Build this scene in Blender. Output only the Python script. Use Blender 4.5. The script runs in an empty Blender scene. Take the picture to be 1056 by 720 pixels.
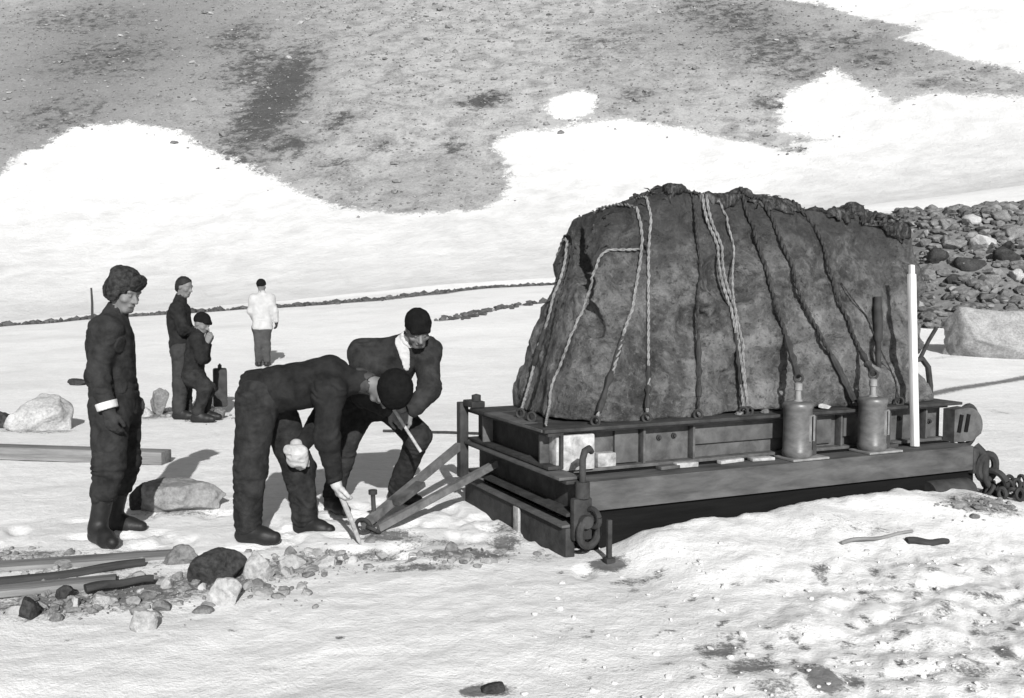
import bpy, bmesh, math, random
import numpy as np
from mathutils import Vector, Matrix, Quaternion
from mathutils.bvhtree import BVHTree
from mathutils import noise as mnoise

rnd = random.Random(7)
sc = bpy.context.scene
COL = sc.collection
V3 = lambda *a: np.array(a, float)
def nrm(v):
    v = np.asarray(v, float); return v / (np.linalg.norm(v) + 1e-12)

# ------------------------------------------------------------------ camera model (used to measure the place from the photo)
CAMZ, F, CX, CY = 1.65, 1000.0, 528.0, 360.0
PITCH = math.atan(64 / F)
cp, sp = math.cos(PITCH), math.sin(PITCH)
def ray(px, py):
    a, b = (px - CX) / F, -(py - CY) / F          # right, up per unit along the axis
    return V3(a, cp + b * sp, -sp + b * cp)
def P(px, py, Y):
    d = ray(px, py); return V3(0, 0, CAMZ) + d * (Y / d[1])
def gp(px, py, z=0.0):
    d = ray(px, py); return V3(0, 0, CAMZ) + d * ((z - CAMZ) / d[2])

# ------------------------------------------------------------------ numpy noise
_r = np.random.RandomState(3)
_perm = _r.permutation(256); _perm = np.concatenate([_perm, _perm, _perm])
_g = _r.normal(size=(256, 3)); _g /= np.linalg.norm(_g, axis=1)[:, None]
def perlin(p):
    p = np.asarray(p, float); i = np.floor(p).astype(int); f = p - i; i &= 255
    u = f * f * f * (f * (f * 6 - 15) + 10); out = 0
    for dx in (0, 1):
        for dy in (0, 1):
            for dz in (0, 1):
                h = _perm[_perm[_perm[i[:, 0] + dx] + i[:, 1] + dy] + i[:, 2] + dz] & 255
                g = _g[h]
                d = g[:, 0] * (f[:, 0] - dx) + g[:, 1] * (f[:, 1] - dy) + g[:, 2] * (f[:, 2] - dz)
                w = (u[:, 0] if dx else 1 - u[:, 0]) * (u[:, 1] if dy else 1 - u[:, 1]) * (u[:, 2] if dz else 1 - u[:, 2])
                out = out + w * d
    return out * 1.6
def fbm(p, o=4):
    s, a = 0, 1.0
    for k in range(o):
        s = s + a * perlin(p * 2 ** k + 17.3 * k); a *= .5
    return s
def p2(X, Y, s, o=0.0, sy=None):
    return perlin(np.stack([X * s + o, Y * (sy or s) + o * 1.7, np.full_like(X, o + .37)], 1))
def sstep(a, b, x):
    t = np.clip((x - a) / (b - a), 0, 1); return t * t * (3 - 2 * t)

# ------------------------------------------------------------------ sled frame
O2 = gp(600, 570); E1 = gp(1005, 518) - O2; E1 = nrm(E1); E2 = V3(-E1[1], E1[0], 0)
YAW = math.atan2(E1[1], E1[0])
def S(u, v, w): return O2 + E1 * u + E2 * v + V3(0, 0, w)
def toS(p):
    d = np.asarray(p) - O2; return V3(d @ E1, d @ E2, d[2])
def on_v(px, py, v):                                # where the line of sight meets an upright plane of the sled
    d = ray(px, py); o = V3(0, 0, CAMZ)
    return o + d * ((v - (o - O2) @ E2) / (d @ E2))

# ------------------------------------------------------------------ terrain height
_fr = random.Random(5); FP = []
for _ in range(70):
    fx, fy = _fr.choice([(-1.2, 6.1), (-2.0, 6.2), (-.7, 6.7), (-2.6, 6.4), (-.4, 6.3)]); FP.append((fx + _fr.gauss(0, .5), fy + _fr.gauss(0, .35), _fr.uniform(0, 3.14), _fr.uniform(.02, .04)))
def FOOT(X, Y):
    o = np.zeros_like(X); m = np.nonzero((X > -4.5) & (X < 2) & (Y > 4) & (Y < 8.2))[0]
    if len(m) == 0: return o
    x, y = X[m], Y[m]; z = np.zeros_like(x)
    for fx, fy, a, d in FP:
        u = (x - fx) * math.cos(a) + (y - fy) * math.sin(a); v = -(x - fx) * math.sin(a) + (y - fy) * math.cos(a); q = (u / .14) ** 2 + (v / .06) ** 2
        z = np.maximum(z, d * np.exp(-q ** 2)) - .0 ; z = z - .25 * d * np.exp(-((np.sqrt(q) - 1.5) / .35) ** 2) * (z < .002)
    o[m] = z; return o
def H(X, Y):
    X = np.atleast_1d(np.asarray(X, float)); Y = np.atleast_1d(np.asarray(Y, float))
    t = sstep(14, 47, Y)
    xr = np.clip(X + 24, 0, 70)
    base = t * (.07 * xr + .0022 * np.clip(X - 2, 0, 40) ** 2)
    bank = 2.45 * sstep(8.5, 13, X) * sstep(23.5, 31, Y) * (1 - sstep(35, 66, Y))
    d = np.clip(Y - 46, 0, None)
    hill = np.where(d < 29, .12 * d + .0085 * d * d, .12 * 29 + .0085 * 29 * 29 + .613 * (d - 29))
    far = sstep(46, 75, Y)
    hill = hill + far * (.55 * p2(X, Y, .03, 9.4) + .18 * p2(X, Y, .12, 2.2) + .14 * p2(X, Y, .5, 8.2))
    nr = np.exp(-np.clip(Y - 6, 0, None) / 7.0)
    und = .03 * p2(X, Y, .55, 1.3) + .10 * (1 - nr) * p2(X, Y, .16, 9.3) * sstep(8, 16, Y)
    und = und + nr * (.010 * p2(X, Y, 2.6, 3.1) + .005 * p2(X, Y, 8., 4.4))
    # wind-combed ripples running away to the right
    a = math.radians(25); xx = X * math.cos(a) + Y * math.sin(a); yy = -X * math.sin(a) + Y * math.cos(a)
    und = und + nr * (.012 * p2(xx, yy, .7, 6.6, 2.6) + .004 * p2(xx, yy, 2.2, 2.6, 7.))
    # trodden, pitted crust to the right of the foreground
    m = sstep(.6, 1.9, X + .25 * (5 - Y)) * (1 - sstep(5.6, 6.8, Y)) * sstep(2, 3, Y)
    crust = .05 * (np.abs(p2(xx, yy, 2.2, 1.1, 3.6)) - .3) + .022 * (np.abs(p2(X, Y, 6.5, 7.7)) - .3) + .010 * p2(X, Y, 15, 3.7)
    und = und + m * crust
    U = (X - O2[0]) * E1[0] + (Y - O2[1]) * E1[1]; Vv = (X - O2[0]) * E2[0] + (Y - O2[1]) * E2[1]
    snowb = .165 * np.exp(-(np.clip(np.abs(Vv + .08) - .03, 0, None) / np.where(Vv < -.08, .75, .14)) ** 2) * sstep(.02, .5, U) * (1 - sstep(2.9, 3.9, U)) * (.9 + .22 * p2(X, Y, 2.6, 12.)) + np.exp(-((Vv + .1) / .14) ** 2) * sstep(.2, .6, U) * (1 - sstep(3.0, 3.6, U)) * (.022 * p2(X, Y, 5., 2.) + .012 * p2(X, Y, 13., 4.))
    snowb = snowb + .03 * np.exp(-(((U - 2.55) / .55) ** 2 + ((Vv + .25) / .25) ** 2)); snowb = snowb - FOOT(X, Y)
    under = sstep(-.05, .15, Vv) * (1 - sstep(1.9, 2.1, Vv)) * sstep(-.25, .05, U) * (1 - sstep(3.4, 3.6, U))
    und = und * (1 - .9 * under) - .02 * under
    return base + bank + hill + und + snowb
def h1(x, y): return float(H(x, y)[0])
def gpH(px, py):
    z = 0
    for _ in range(6):
        p = gp(px, py, z); z = h1(p[0], p[1])
    return V3(p[0], p[1], z)
_Ys = np.concatenate([np.linspace(6, 46, 400), np.linspace(46.1, 280, 1600)])
def march(px, py):                                  # line of sight onto the far terrain
    d = ray(px, py); X = d[0] / d[1] * _Ys; Z = CAMZ + d[2] / d[1] * _Ys
    b = np.nonzero(Z < H(X, _Ys))[0]
    k = b[0] if len(b) else len(_Ys) - 1
    return V3(X[k], _Ys[k], Z[k])

# ------------------------------------------------------------------ materials (all neutral greys: the photograph is black and white)
def g3(v): return (v, v, v, 1)
class NT:
    def __init__(s, name):
        s.m = bpy.data.materials.new(name); s.m.use_nodes = True
        s.t = s.m.node_tree; s.t.nodes.clear()
        s.out = s.n('ShaderNodeOutputMaterial'); s.b = s.n('ShaderNodeBsdfPrincipled')
        s.l(s.b.outputs[0], s.out.inputs[0]); s.tc = s.n('ShaderNodeTexCoord')
    def n(s, t, **k):
        x = s.t.nodes.new(t)
        for a, b in k.items(): setattr(x, a, b)
        return x
    def l(s, a, b): s.t.links.new(a, b)
    def noise(s, scale, detail=6, rough=.6, dist=0, vec=None, coord='Object'):
        x = s.n('ShaderNodeTexNoise'); x.inputs['Scale'].default_value = scale; x.inputs['Detail'].default_value = detail
        x.inputs['Roughness'].default_value = rough; x.inputs['Distortion'].default_value = dist
        s.l(vec if vec is not None else s.tc.outputs[coord], x.inputs['Vector']); return x.outputs['Fac']
    def mapping(s, scale=(1, 1, 1), rot=(0, 0, 0), coord='Object'):
        x = s.n('ShaderNodeMapping'); x.inputs['Scale'].default_value = scale; x.inputs['Rotation'].default_value = rot
        s.l(s.tc.outputs[coord], x.inputs['Vector']); return x.outputs[0]
    def ramp(s, fac, stops):
        x = s.n('ShaderNodeValToRGB'); e = x.color_ramp.elements
        while len(e) < len(stops): e.new(.5)
        for q, (p, v) in zip(e, stops): q.position = p; q.color = g3(v)
        s.l(fac, x.inputs[0]); return x.outputs[0]
    def math(s, op, a, b=None, clamp=False):
        x = s.n('ShaderNodeMath', operation=op, use_clamp=clamp)
        for i, q in enumerate((a, b)):
            if q is None: continue
            if isinstance(q, (int, float)): x.inputs[i].default_value = q
            else: s.l(q, x.inputs[i])
        return x.outputs[0]
    def mix(s, f, a, b, mode='MIX'):
        x = s.n('ShaderNodeMix', data_type='RGBA', blend_type=mode)
        for i, q in ((0, f), (6, a), (7, b)):
            if isinstance(q, (int, float)): x.inputs[i].default_value = q if i == 0 else g3(q)
            else: s.l(q, x.inputs[i])
        return x.outputs[2]
    def smooth(s, f, a, b):
        x = s.n('ShaderNodeMapRange', interpolation_type='SMOOTHSTEP')
        s.l(f, x.inputs[0]); x.inputs[1].default_value = a; x.inputs[2].default_value = b; return x.outputs[0]
    def attr(s, name):
        x = s.n('ShaderNodeAttribute'); x.attribute_name = name; return x.outputs['Fac']
    def bump(s, h, strength=.5, dist=.01, prev=None):
        x = s.n('ShaderNodeBump'); x.inputs['Strength'].default_value = strength; x.inputs['Distance'].default_value = dist
        s.l(h, x.inputs['Height'])
        if prev is not None: s.l(prev, x.inputs['Normal'])
        return x.outputs[0]
    def fin(s, col, rough=.85, nrmal=None, metal=0, spec=.3):
        if isinstance(col, (int, float)): s.b.inputs['Base Color'].default_value = g3(col)
        else: s.l(col, s.b.inputs['Base Color'])
        if isinstance(rough, (int, float)): s.b.inputs['Roughness'].default_value = rough
        else: s.l(rough, s.b.inputs['Roughness'])
        s.b.inputs['Metallic'].default_value = metal; s.b.inputs['Specular IOR Level'].default_value = spec
        if nrmal is not None: s.l(nrmal, s.b.inputs['Normal'])
        return s.m
def simple(name, lo, hi, scale=8, rough=.85, bs=60, bd=.004, bstr=.6, metal=0, spec=.3, stretch=(1, 1, 1), detail=6):
    t = NT(name); v = t.mapping(stretch)
    a = t.noise(scale, detail, .65, .3, v)
    c = t.ramp(a, [(.3, lo), (.7, hi)])
    b = t.noise(bs, 4, .7, 0, v)
    return t.fin(c, rough, t.bump(b, bstr, bd), metal, spec)

M = {}
M['cloth'] = simple('dark_wool_cloth', .008, .026, 9, .95, 110, .006, .9, spec=.1)
M['cloth_b'] = simple('worn_work_cloth', .010, .038, 10, .95, 100, .006, .9, spec=.1)
M['cloth_grey'] = simple('grey_trouser_cloth', .035, .07, 7, .95, 80, .004, .7, spec=.1)
M['cloth_t'] = simple('dark_grey_trouser_cloth', .02, .045, 7, .95, 80, .004, .7, spec=.1)
M['anorak'] = simple('white_anorak_cloth', .30, .42, 6, .9, 60, .004, .5, spec=.1)
M['cap'] = simple('black_knit_wool', .006, .012, 20, 1, 140, .006, 1, spec=.05)
M['fur'] = simple('dark_fur', .008, .06, 34, 1, 120, .01, 1, spec=.05)
M['hair'] = simple('dark_hair', .006, .016, 25, .7, 150, .004, .8, stretch=(1, 1, .3))
M['skin'] = simple('weathered_skin', .10, .17, 12, .6, 120, .002, .3)
M['boot'] = simple('black_boot_leather', .008, .018, 12, .55, 60, .003, .4)
M['glove'] = simple('pale_work_glove_leather', .26, .46, 14, .9, 70, .004, .7, spec=.1)
M['darkglove'] = simple('dark_glove_wool', .02, .045, 14, .95, 90, .004, .7, spec=.1)
M['shirt'] = simple('pale_shirt_cloth', .42, .55, 9, .95, 60, .004, .6, spec=.1)
M['steel'] = simple('weathered_grey_steel', .03, .11, 8, .7, 45, .003, .5, metal=0, spec=.4)
M['steel_dark'] = simple('dark_rusty_steel', .012, .048, 9, .8, 40, .004, .6, spec=.3)
M['steel_mid'] = simple('scuffed_steel_plate', .04, .10, 9, .7, 50, .003, .5, spec=.4)
M['shade_black'] = simple('near_black_shade', .003, .007, 9, .9, 30, .004, .6, stretch=(.3, 3, 3), spec=.15)  # near-black colour standing in for shade under the beam and in slots
M['beam'] = simple('painted_steel_beam', .025, .10, 7, .75, 30, .003, .5, stretch=(.35, 1.5, 1.5), spec=.35, detail=9)
M['palewood'] = simple('pale_bare_wood', .34, .66, 9, .85, 25, .002, .5, stretch=(4, 4, .3))
M['wood'] = simple('weathered_timber', .09, .24, 5, .9, 18, .004, .8, stretch=(.35, 5, 5), spec=.15)
M['wood_dark'] = simple('wet_dark_timber', .02, .06, 5, .9, 18, .004, .8, stretch=(.35, 5, 5), spec=.15)
M['rope_pale'] = simple('pale_hemp_rope', .09, .26, 30, .95, 90, .004, .8)
M['rope_dark'] = simple('tarred_hemp_rope', .012, .05, 30, .9, 90, .004, .8)
M['block'] = simple('pale_painted_block', .14, .48, 14, .8, 40, .003, .6)
def rockmat(name, lo, mid, hi, sc_=3.0, bd=.03):
    t = NT(name)
    a = t.noise(sc_, 9, .68, .5); b = t.noise(sc_ * 6, 6, .7); v = t.n('ShaderNodeTexVoronoi'); v.inputs['Scale'].default_value = sc_ * 4
    t.l(t.tc.outputs['Object'], v.inputs['Vector'])
    c = t.ramp(a, [(.3, lo), (.5, mid), (.72, hi)])
    c = t.mix(.45, c, t.ramp(b, [(.36, lo), (.62, hi)]))
    n = t.bump(a, .8, bd); n = t.bump(b, .7, bd * .4, n)
    return t.fin(c, .9, n, 0, .2)
M['stone_pale'] = rockmat('pale_stone', .16, .34, .50, 6)
M['stone_grey'] = rockmat('grey_stone', .05, .14, .27, 6)
M['stone_dark'] = rockmat('dark_stone', .01, .028, .075, 6)
M['boulder'] = rockmat('lichened_grey_boulder', .09, .2, .32, 5)

M['boulder_pale'] = rockmat('pale_snow_dusted_boulder', .13, .24, .38, 4)
# ------------------------------------------------------------------ object helpers
def link(o, parent=None):
    COL.objects.link(o)
    if parent is not None: o.parent = parent
    return o
def tag(o, label=None, cat=None, group=None, kind=None):
    for k, v in (('label', label), ('category', cat), ('group', group), ('kind', kind)):
        if v: o[k] = v
    return o
def empty(name, loc, rz, label, cat, group=None):
    o = bpy.data.objects.new(name, None); link(o); o.empty_display_size = .1
    o.location = loc; o.rotation_euler = (0, 0, rz); return tag(o, label, cat, group)
def mesh_obj(name, v, f, mat, parent=None, smooth=True, loc=None, rz=0):
    me = bpy.data.meshes.new(name); v = np.asarray(v, float)
    if isinstance(f, np.ndarray):
        n, k = f.shape
        me.vertices.add(len(v)); me.vertices.foreach_set('co', v.ravel().astype(np.float32))
        me.loops.add(n * k); me.loops.foreach_set('vertex_index', f.ravel().astype(np.int32))
        me.polygons.add(n); me.polygons.foreach_set('loop_start', (np.arange(n) * k).astype(np.int32))
        me.polygons.foreach_set('loop_total', np.full(n, k, np.int32)); me.update(calc_edges=True)
    else:
        me.from_pydata([tuple(q) for q in v], [], f)
    me.polygons.foreach_set('use_smooth', [smooth] * len(me.polygons)); me.update()
    me.materials.append(mat)
    o = bpy.data.objects.new(name, me); link(o, parent)
    if loc is not None: o.location = loc
    o.rotation_euler = (0, 0, rz); return o
class MB:
    """collects shapes of ONE part, then links them as one mesh object"""
    def __init__(s): s.v = []; s.f = []
    def add(s, v, f):
        b = len(s.v); s.v += [tuple(q) for q in v]; s.f += [tuple(i + b for i in q) for q in f]
    def box(s, lo, hi, bev=.006, rot=None, piv=None):
        bm = bmesh.new(); bmesh.ops.create_cube(bm, size=1)
        lo, hi = np.array(lo, float), np.array(hi, float)
        for q in bm.verts: q.co = Vector((lo + hi) / 2 + np.array(q.co) * (hi - lo))
        if bev: bmesh.ops.bevel(bm, geom=bm.edges[:], offset=bev, segments=2, affect='EDGES', profile=.6)
        bm.verts.index_update(); v = [np.array(q.co) for q in bm.verts]
        if rot is not None:
            piv = np.array(piv if piv is not None else (lo + hi) / 2); v = [np.array(rot @ Vector(q - piv)) + piv for q in v]
        s.add(v, [[q.index for q in fc.verts] for fc in bm.faces]); bm.free(); return s
    def tube(s, pts, r, seg=10, cap=True, squash=None):
        pts = [np.array(p, float) for p in pts]; n = len(pts); r = [r] * n if np.isscalar(r) else list(r)
        T = [nrm(pts[min(i + 1, n - 1)] - pts[max(i - 1, 0)]) for i in range(n)]
        a = np.cross(T[0], V3(0, 0, 1)); a = np.cross(T[0], V3(1, 0, 0)) if np.linalg.norm(a) < .05 else a; a = nrm(a)
        v = []
        for i in range(n):
            a = nrm(a - T[i] * (a @ T[i])); b = np.cross(T[i], a)
            for k in range(seg):
                th = 2 * math.pi * k / seg; v.append(pts[i] + r[i] * (a * math.cos(th) + b * math.sin(th)))
        f = [[i * seg + k, i * seg + (k + 1) % seg, (i + 1) * seg + (k + 1) % seg, (i + 1) * seg + k] for i in range(n - 1) for k in range(seg)]
        if cap: f += [list(range(seg))[::-1], list(range((n - 1) * seg, n * seg))]
        s.add(v, f); return s
    def lathe(s, c, prof, seg=28, axis=2):
        v = []; c = np.array(c, float)
        for r, z in prof:
            for k in range(seg):
                th = 2 * math.pi * k / seg; q = [r * math.cos(th), r * math.sin(th), z]
                if axis == 1: q = [q[0], q[2], q[1]]
                if axis == 0: q = [q[2], q[0], q[1]]
                v.append(c + q)
        n = len(prof)
        f = [[i * seg + k, i * seg + (k + 1) % seg, (i + 1) * seg + (k + 1) % seg, (i + 1) * seg + k] for i in range(n - 1) for k in range(seg)]
        f += [list(range(seg))[::-1], list(range((n - 1) * seg, n * seg))]
        s.add(v, f); return s
    def torus(s, c, R, r, nrmal, seg=24, k=8, sx=1.0, up=None):
        nrmal = nrm(nrmal); a = np.cross(nrmal, up if up is not None else V3(0.13, .2, 1)); a = nrm(a); b = np.cross(nrmal, a)
        pts = [np.array(c) + R * (a * math.cos(t) * sx + b * math.sin(t)) for t in np.linspace(0, 2 * math.pi, seg + 1)]
        return s.tube(pts, r, k, cap=False)
    def wobble(s, amp, fr, seed=0):
        v = np.array(s.v); q = v * fr + seed * 7.7
        d = np.stack([perlin(q), perlin(q + 31.), perlin(q + 67.)], 1); s.v = [tuple(x) for x in v + amp * d]; return s
    def build(s, name, mat, parent=None, smooth=True, loc=None, rz=0, angle=40):
        o = mesh_obj(name, s.v, [list(q) for q in s.f], mat, parent, smooth, loc, rz)
        me = o.data; bm = bmesh.new(); bm.from_mesh(me); bmesh.ops.recalc_face_normals(bm, faces=bm.faces[:])
        for e in bm.edges:
            if len(e.link_faces) == 2 and e.calc_face_angle(0) > math.radians(angle): e.smooth = False
        bm.to_mesh(me); bm.free(); return o

# ------------------------------------------------------------------ signed-distance sculpting (bodies, clothes, the meteorite)
def nets(val, org, h):
    ins = val < 0; nx, ny, nz = val.shape
    c = np.zeros((nx - 1, ny - 1, nz - 1), np.int8)
    for a in (0, 1):
        for b in (0, 1):
            for d in (0, 1): c += ins[a:nx - 1 + a, b:ny - 1 + b, d:nz - 1 + d]
    act = (c > 0) & (c < 8); ijk = np.argwhere(act)
    idx = np.full(act.shape, -1, np.int64); idx[act] = np.arange(len(ijk))
    cor = {}
    for a in (0, 1):
        for b in (0, 1):
            for d in (0, 1): cor[a, b, d] = val[ijk[:, 0] + a, ijk[:, 1] + b, ijk[:, 2] + d].astype(float)
    acc = np.zeros((len(ijk), 3)); cnt = np.zeros(len(ijk))
    for A in cor:
        for ax in range(3):
            if A[ax] == 1: continue
            B = list(A); B[ax] = 1; B = tuple(B); va, vb = cor[A], cor[B]
            m = (va < 0) != (vb < 0); t = np.where(m, va / np.where(m, va - vb, 1), 0)
            p = np.tile(np.array(A, float), (len(ijk), 1)); p[:, ax] = t
            acc[m] += p[m]; cnt[m] += 1
    verts = org + (ijk + acc / cnt[:, None]) * h
    quads = []
    for ax in range(3):
        sl0 = [slice(None)] * 3; sl1 = [slice(None)] * 3; sl0[ax] = slice(0, -1); sl1[ax] = slice(1, None)
        a, b = ins[tuple(sl0)], ins[tuple(sl1)]; e = np.argwhere(a != b); o1, o2 = [(1, 2), (2, 0), (0, 1)][ax]
        ok = (e[:, o1] > 0) & (e[:, o2] > 0) & (e[:, o1] < val.shape[o1] - 1) & (e[:, o2] < val.shape[o2] - 1); e = e[ok]
        fl = a[e[:, 0], e[:, 1], e[:, 2]]
        def cell(d1, d2):
            q = e.copy(); q[:, o1] -= d1; q[:, o2] -= d2; return idx[q[:, 0], q[:, 1], q[:, 2]]
        q = np.stack([cell(1, 1), cell(0, 1), cell(0, 0), cell(1, 0)], 1); q[~fl] = q[~fl][:, ::-1]; quads.append(q)
    return verts, np.concatenate(quads)
class Sdf:
    def __init__(s): s.ops = []
    def cone(s, a, b, ra, rb=None, k=.02, sub=False):
        s.ops.append(('c', np.array(a, float), np.array(b, float), ra, ra if rb is None else rb, k, sub)); return s
    def ell(s, c, rad, R=None, k=.02, sub=False):
        s.ops.append(('e', np.array(c, float), np.array(rad, float), np.eye(3) if R is None else np.array(R, float), k, sub)); return s
    def cut(s, p, n, k=.004, near=None):      # removes the side n points to (only within `near` metres of p when given)
        s.ops.append(('p', np.array(p, float), nrm(n), k, near)); return s
    def mesh(s, h, wr=0.0, wf=9.0, seed=0, extra=None):
        lo, hi = [], []
        for o in s.ops:
            if o[0] == 'c' and not o[6]:
                r = max(o[3], o[4]); lo.append(np.minimum(o[1], o[2]) - r); hi.append(np.maximum(o[1], o[2]) + r)
            if o[0] == 'e' and not o[5]:
                r = np.max(o[2]); lo.append(o[1] - r); hi.append(o[1] + r)
        lo = np.min(lo, 0) - 4 * h - .03; hi = np.max(hi, 0) + 4 * h + .03; dim = np.ceil((hi - lo) / h).astype(int) + 1
        A = np.full(dim, 9.0, np.float32); ax = [(lo[i] + h * np.arange(dim[i])).astype(np.float32) for i in range(3)]
        for o in s.ops:
            if o[0] == 'I':
                a, b = o[1], o[2]; ba = b - a; L = max(ba @ ba, 1e-9); x = ax[0][:, None, None]; y = ax[1][None, :, None]; z = ax[2][None, None, :]
                t = np.clip(((x - a[0]) * ba[0] + (y - a[1]) * ba[1] + (z - a[2]) * ba[2]) / L, 0, 1)
                d = np.sqrt((x - a[0] - t * ba[0]) ** 2 + (y - a[1] - t * ba[1]) ** 2 + (z - a[2] - t * ba[2]) ** 2) - (o[3] + (o[4] - o[3]) * t)
                A = np.maximum(A - o[5], d).astype(np.float32); continue
            if o[0] == 'p':
                _, p, n, k, near = o
                D = (ax[0] - p[0])[:, None, None] * n[0] + (ax[1] - p[1])[None, :, None] * n[1] + (ax[2] - p[2])[None, None, :] * n[2]
                if near:
                    rr = np.sqrt((ax[0] - p[0])[:, None, None] ** 2 + (ax[1] - p[1])[None, :, None] ** 2 + (ax[2] - p[2])[None, None, :] ** 2)
                    D = np.maximum(-1e9, np.minimum(D, near - rr))
                A = np.maximum(A, D.astype(np.float32)); continue
            if o[0] == 'c':
                r = max(o[3], o[4]); k, sub = o[5], o[6]; a0 = np.minimum(o[1], o[2]) - r; a1 = np.maximum(o[1], o[2]) + r
            else:
                r = np.max(o[2]); k, sub = o[4], o[5]; a0 = o[1] - r; a1 = o[1] + r
            mg = k + 3 * h + .012
            i0 = np.clip(np.floor((a0 - mg - lo) / h).astype(int), 0, dim - 1); i1 = np.clip(np.ceil((a1 + mg - lo) / h).astype(int) + 1, 1, dim)
            sl = tuple(slice(i0[i], i1[i]) for i in range(3))
            x = ax[0][sl[0]][:, None, None]; y = ax[1][sl[1]][None, :, None]; z = ax[2][sl[2]][None, None, :]
            if o[0] == 'c':
                a, b = o[1], o[2]; ba = b - a; L = max(ba @ ba, 1e-9)
                t = np.clip(((x - a[0]) * ba[0] + (y - a[1]) * ba[1] + (z - a[2]) * ba[2]) / L, 0, 1)
                d = np.sqrt((x - a[0] - t * ba[0]) ** 2 + (y - a[1] - t * ba[1]) ** 2 + (z - a[2] - t * ba[2]) ** 2) - (o[3] + (o[4] - o[3]) * t)
            else:
                c, rad, R = o[1], o[2], o[3]; dx, dy, dz = x - c[0], y - c[1], z - c[2]
                q = [(R[0, j] * dx + R[1, j] * dy + R[2, j] * dz) / rad[j] for j in range(3)]
                l = np.sqrt(q[0] ** 2 + q[1] ** 2 + q[2] ** 2); d = (l - 1) * np.min(rad) * np.where(l < 1, 1, 1)
                l2 = np.sqrt((q[0] / rad[0]) ** 2 + (q[1] / rad[1]) ** 2 + (q[2] / rad[2]) ** 2) + 1e-6
                d = l * (l - 1) / l2
            old = A[sl]
            if sub:
                kk = max(k, 1e-4); hh = np.clip(.5 - .5 * (old + d) / kk, 0, 1); A[sl] = old + (-d - old) * hh + kk * hh * (1 - hh)
            else:
                kk = max(k, 1e-4); hh = np.clip(.5 + .5 * (old - d) / kk, 0, 1); A[sl] = old + (d - old) * hh - kk * hh * (1 - hh)
        if wr or extra:
            m = np.argwhere(np.abs(A) < .05 + 3 * wr); p = lo + m * h
            e = 0
            if wr:
                w = perlin(p * wf * np.array([1, 1, 1.6]) + seed * 5.3); w2 = 1 - np.abs(perlin(p * wf * np.array([1.8, 1.8, 3.0]) + seed * 3.1 + 40)) * 2.4
                e = wr * (.9 * w - .35 * w2)
            if extra: e = e + extra(p)
            A[m[:, 0], m[:, 1], m[:, 2]] += np.asarray(e, np.float32)
        return nets(A, lo, h)

# ------------------------------------------------------------------ stones
def ico(sub):
    bm = bmesh.new(); bmesh.ops.create_icosphere(bm, subdivisions=sub, radius=1)
    v = np.array([q.co for q in bm.verts]); f = np.array([[q.index for q in t.verts] for t in bm.faces]); bm.free(); return v, f
ICO = {k: ico(k) for k in (1, 2, 4, 5)}
def stone_shape(dims, seed, sub=4, ang=.5, rough=.18):
    v, f = ICO[sub]; r = np.random.RandomState(seed)
    p = v.copy()
    for _ in range(13):                               # knock flat facets into it
        n = nrm(r.normal(size=3)); d = r.uniform(.48, .82); t = p @ n; p = p - np.outer(np.clip(t - d, 0, None) * ang * 1.9, n)
    p = p * (1 + rough * fbm(p * 1.6 + seed * 3.7, 4) * .6)[:, None]
    p = p * np.array(dims) / 2
    return p, f
def stone(name, pos, dims, seed, mat, label, cat='stone', group=None, rz=0, sink=.12, sub=4):
    p, f = stone_shape(dims, seed, sub); z0 = np.percentile(p[:, 2], 2)
    p[:, 2] -= z0 + sink * dims[2]
    o = mesh_obj(name, p, f, mat, None, True, pos, rz); tag(o, label, cat, group); return o

# ================================================================== GROUND AND HILL
def seg_dist(X, Y, poly, closed=True):
    d = np.full(X.shape, 1e9); n = len(poly)
    for i in range(n if closed else n - 1):
        a, b = poly[i], poly[(i + 1) % n]; ba = b - a; L = ba @ ba + 1e-9
        t = np.clip(((X - a[0]) * ba[0] + (Y - a[1]) * ba[1]) / L, 0, 1)
        d = np.minimum(d, (X - a[0] - t * ba[0]) ** 2 + (Y - a[1] - t * ba[1]) ** 2)
    return np.sqrt(d)
def inside(X, Y, poly):
    c = np.zeros(X.shape, bool); n = len(poly)
    for i in range(n):
        a, b = poly[i], poly[(i + 1) % n]
        m = (a[1] > Y) != (b[1] > Y); xi = (b[0] - a[0]) * (Y - a[1]) / (b[1] - a[1] + 1e-12) + a[0]; c ^= m & (X < xi)
    return c
def dens(pts, n=4):
    o = []
    for a, b in zip(pts, pts[1:] + pts[:1]):
        for k in range(n): o.append((a[0] + (b[0] - a[0]) * k / n, a[1] + (b[1] - a[1]) * k / n))
    return o
angs = np.radians(np.concatenate([np.arange(-180, -46, 4.), np.arange(-46, -33, .6), np.arange(-33, 33.01, .14), np.arange(33.6, 46, .6), np.arange(46, 180.01, 4.)]))
def polar(rs):
    R, A = np.meshgrid(rs, angs, indexing='ij'); X = (R * np.sin(A)).ravel(); Y = (R * np.cos(A)).ravel()
    n, m = len(rs), len(angs); i, j = np.meshgrid(np.arange(n - 1), np.arange(m - 1), indexing='ij'); k = (i * m + j).ravel()
    return X, Y, np.stack([k, k + m, k + m + 1, k + 1], 1)[:, ::-1]
def set_attr(o, name, val):
    a = o.data.attributes.new(name, 'FLOAT', 'POINT'); a.data.foreach_set('value', np.asarray(val, np.float32))
r0 = [0.02, .5, 1, 1.6, 2.2]; 
while r0[-1] < 48: r0.append(r0[-1] * 1.0075)
r1 = [r0[-1]]
while r1[-1] < 330: r1.append(r1[-1] * 1.0065)

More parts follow.
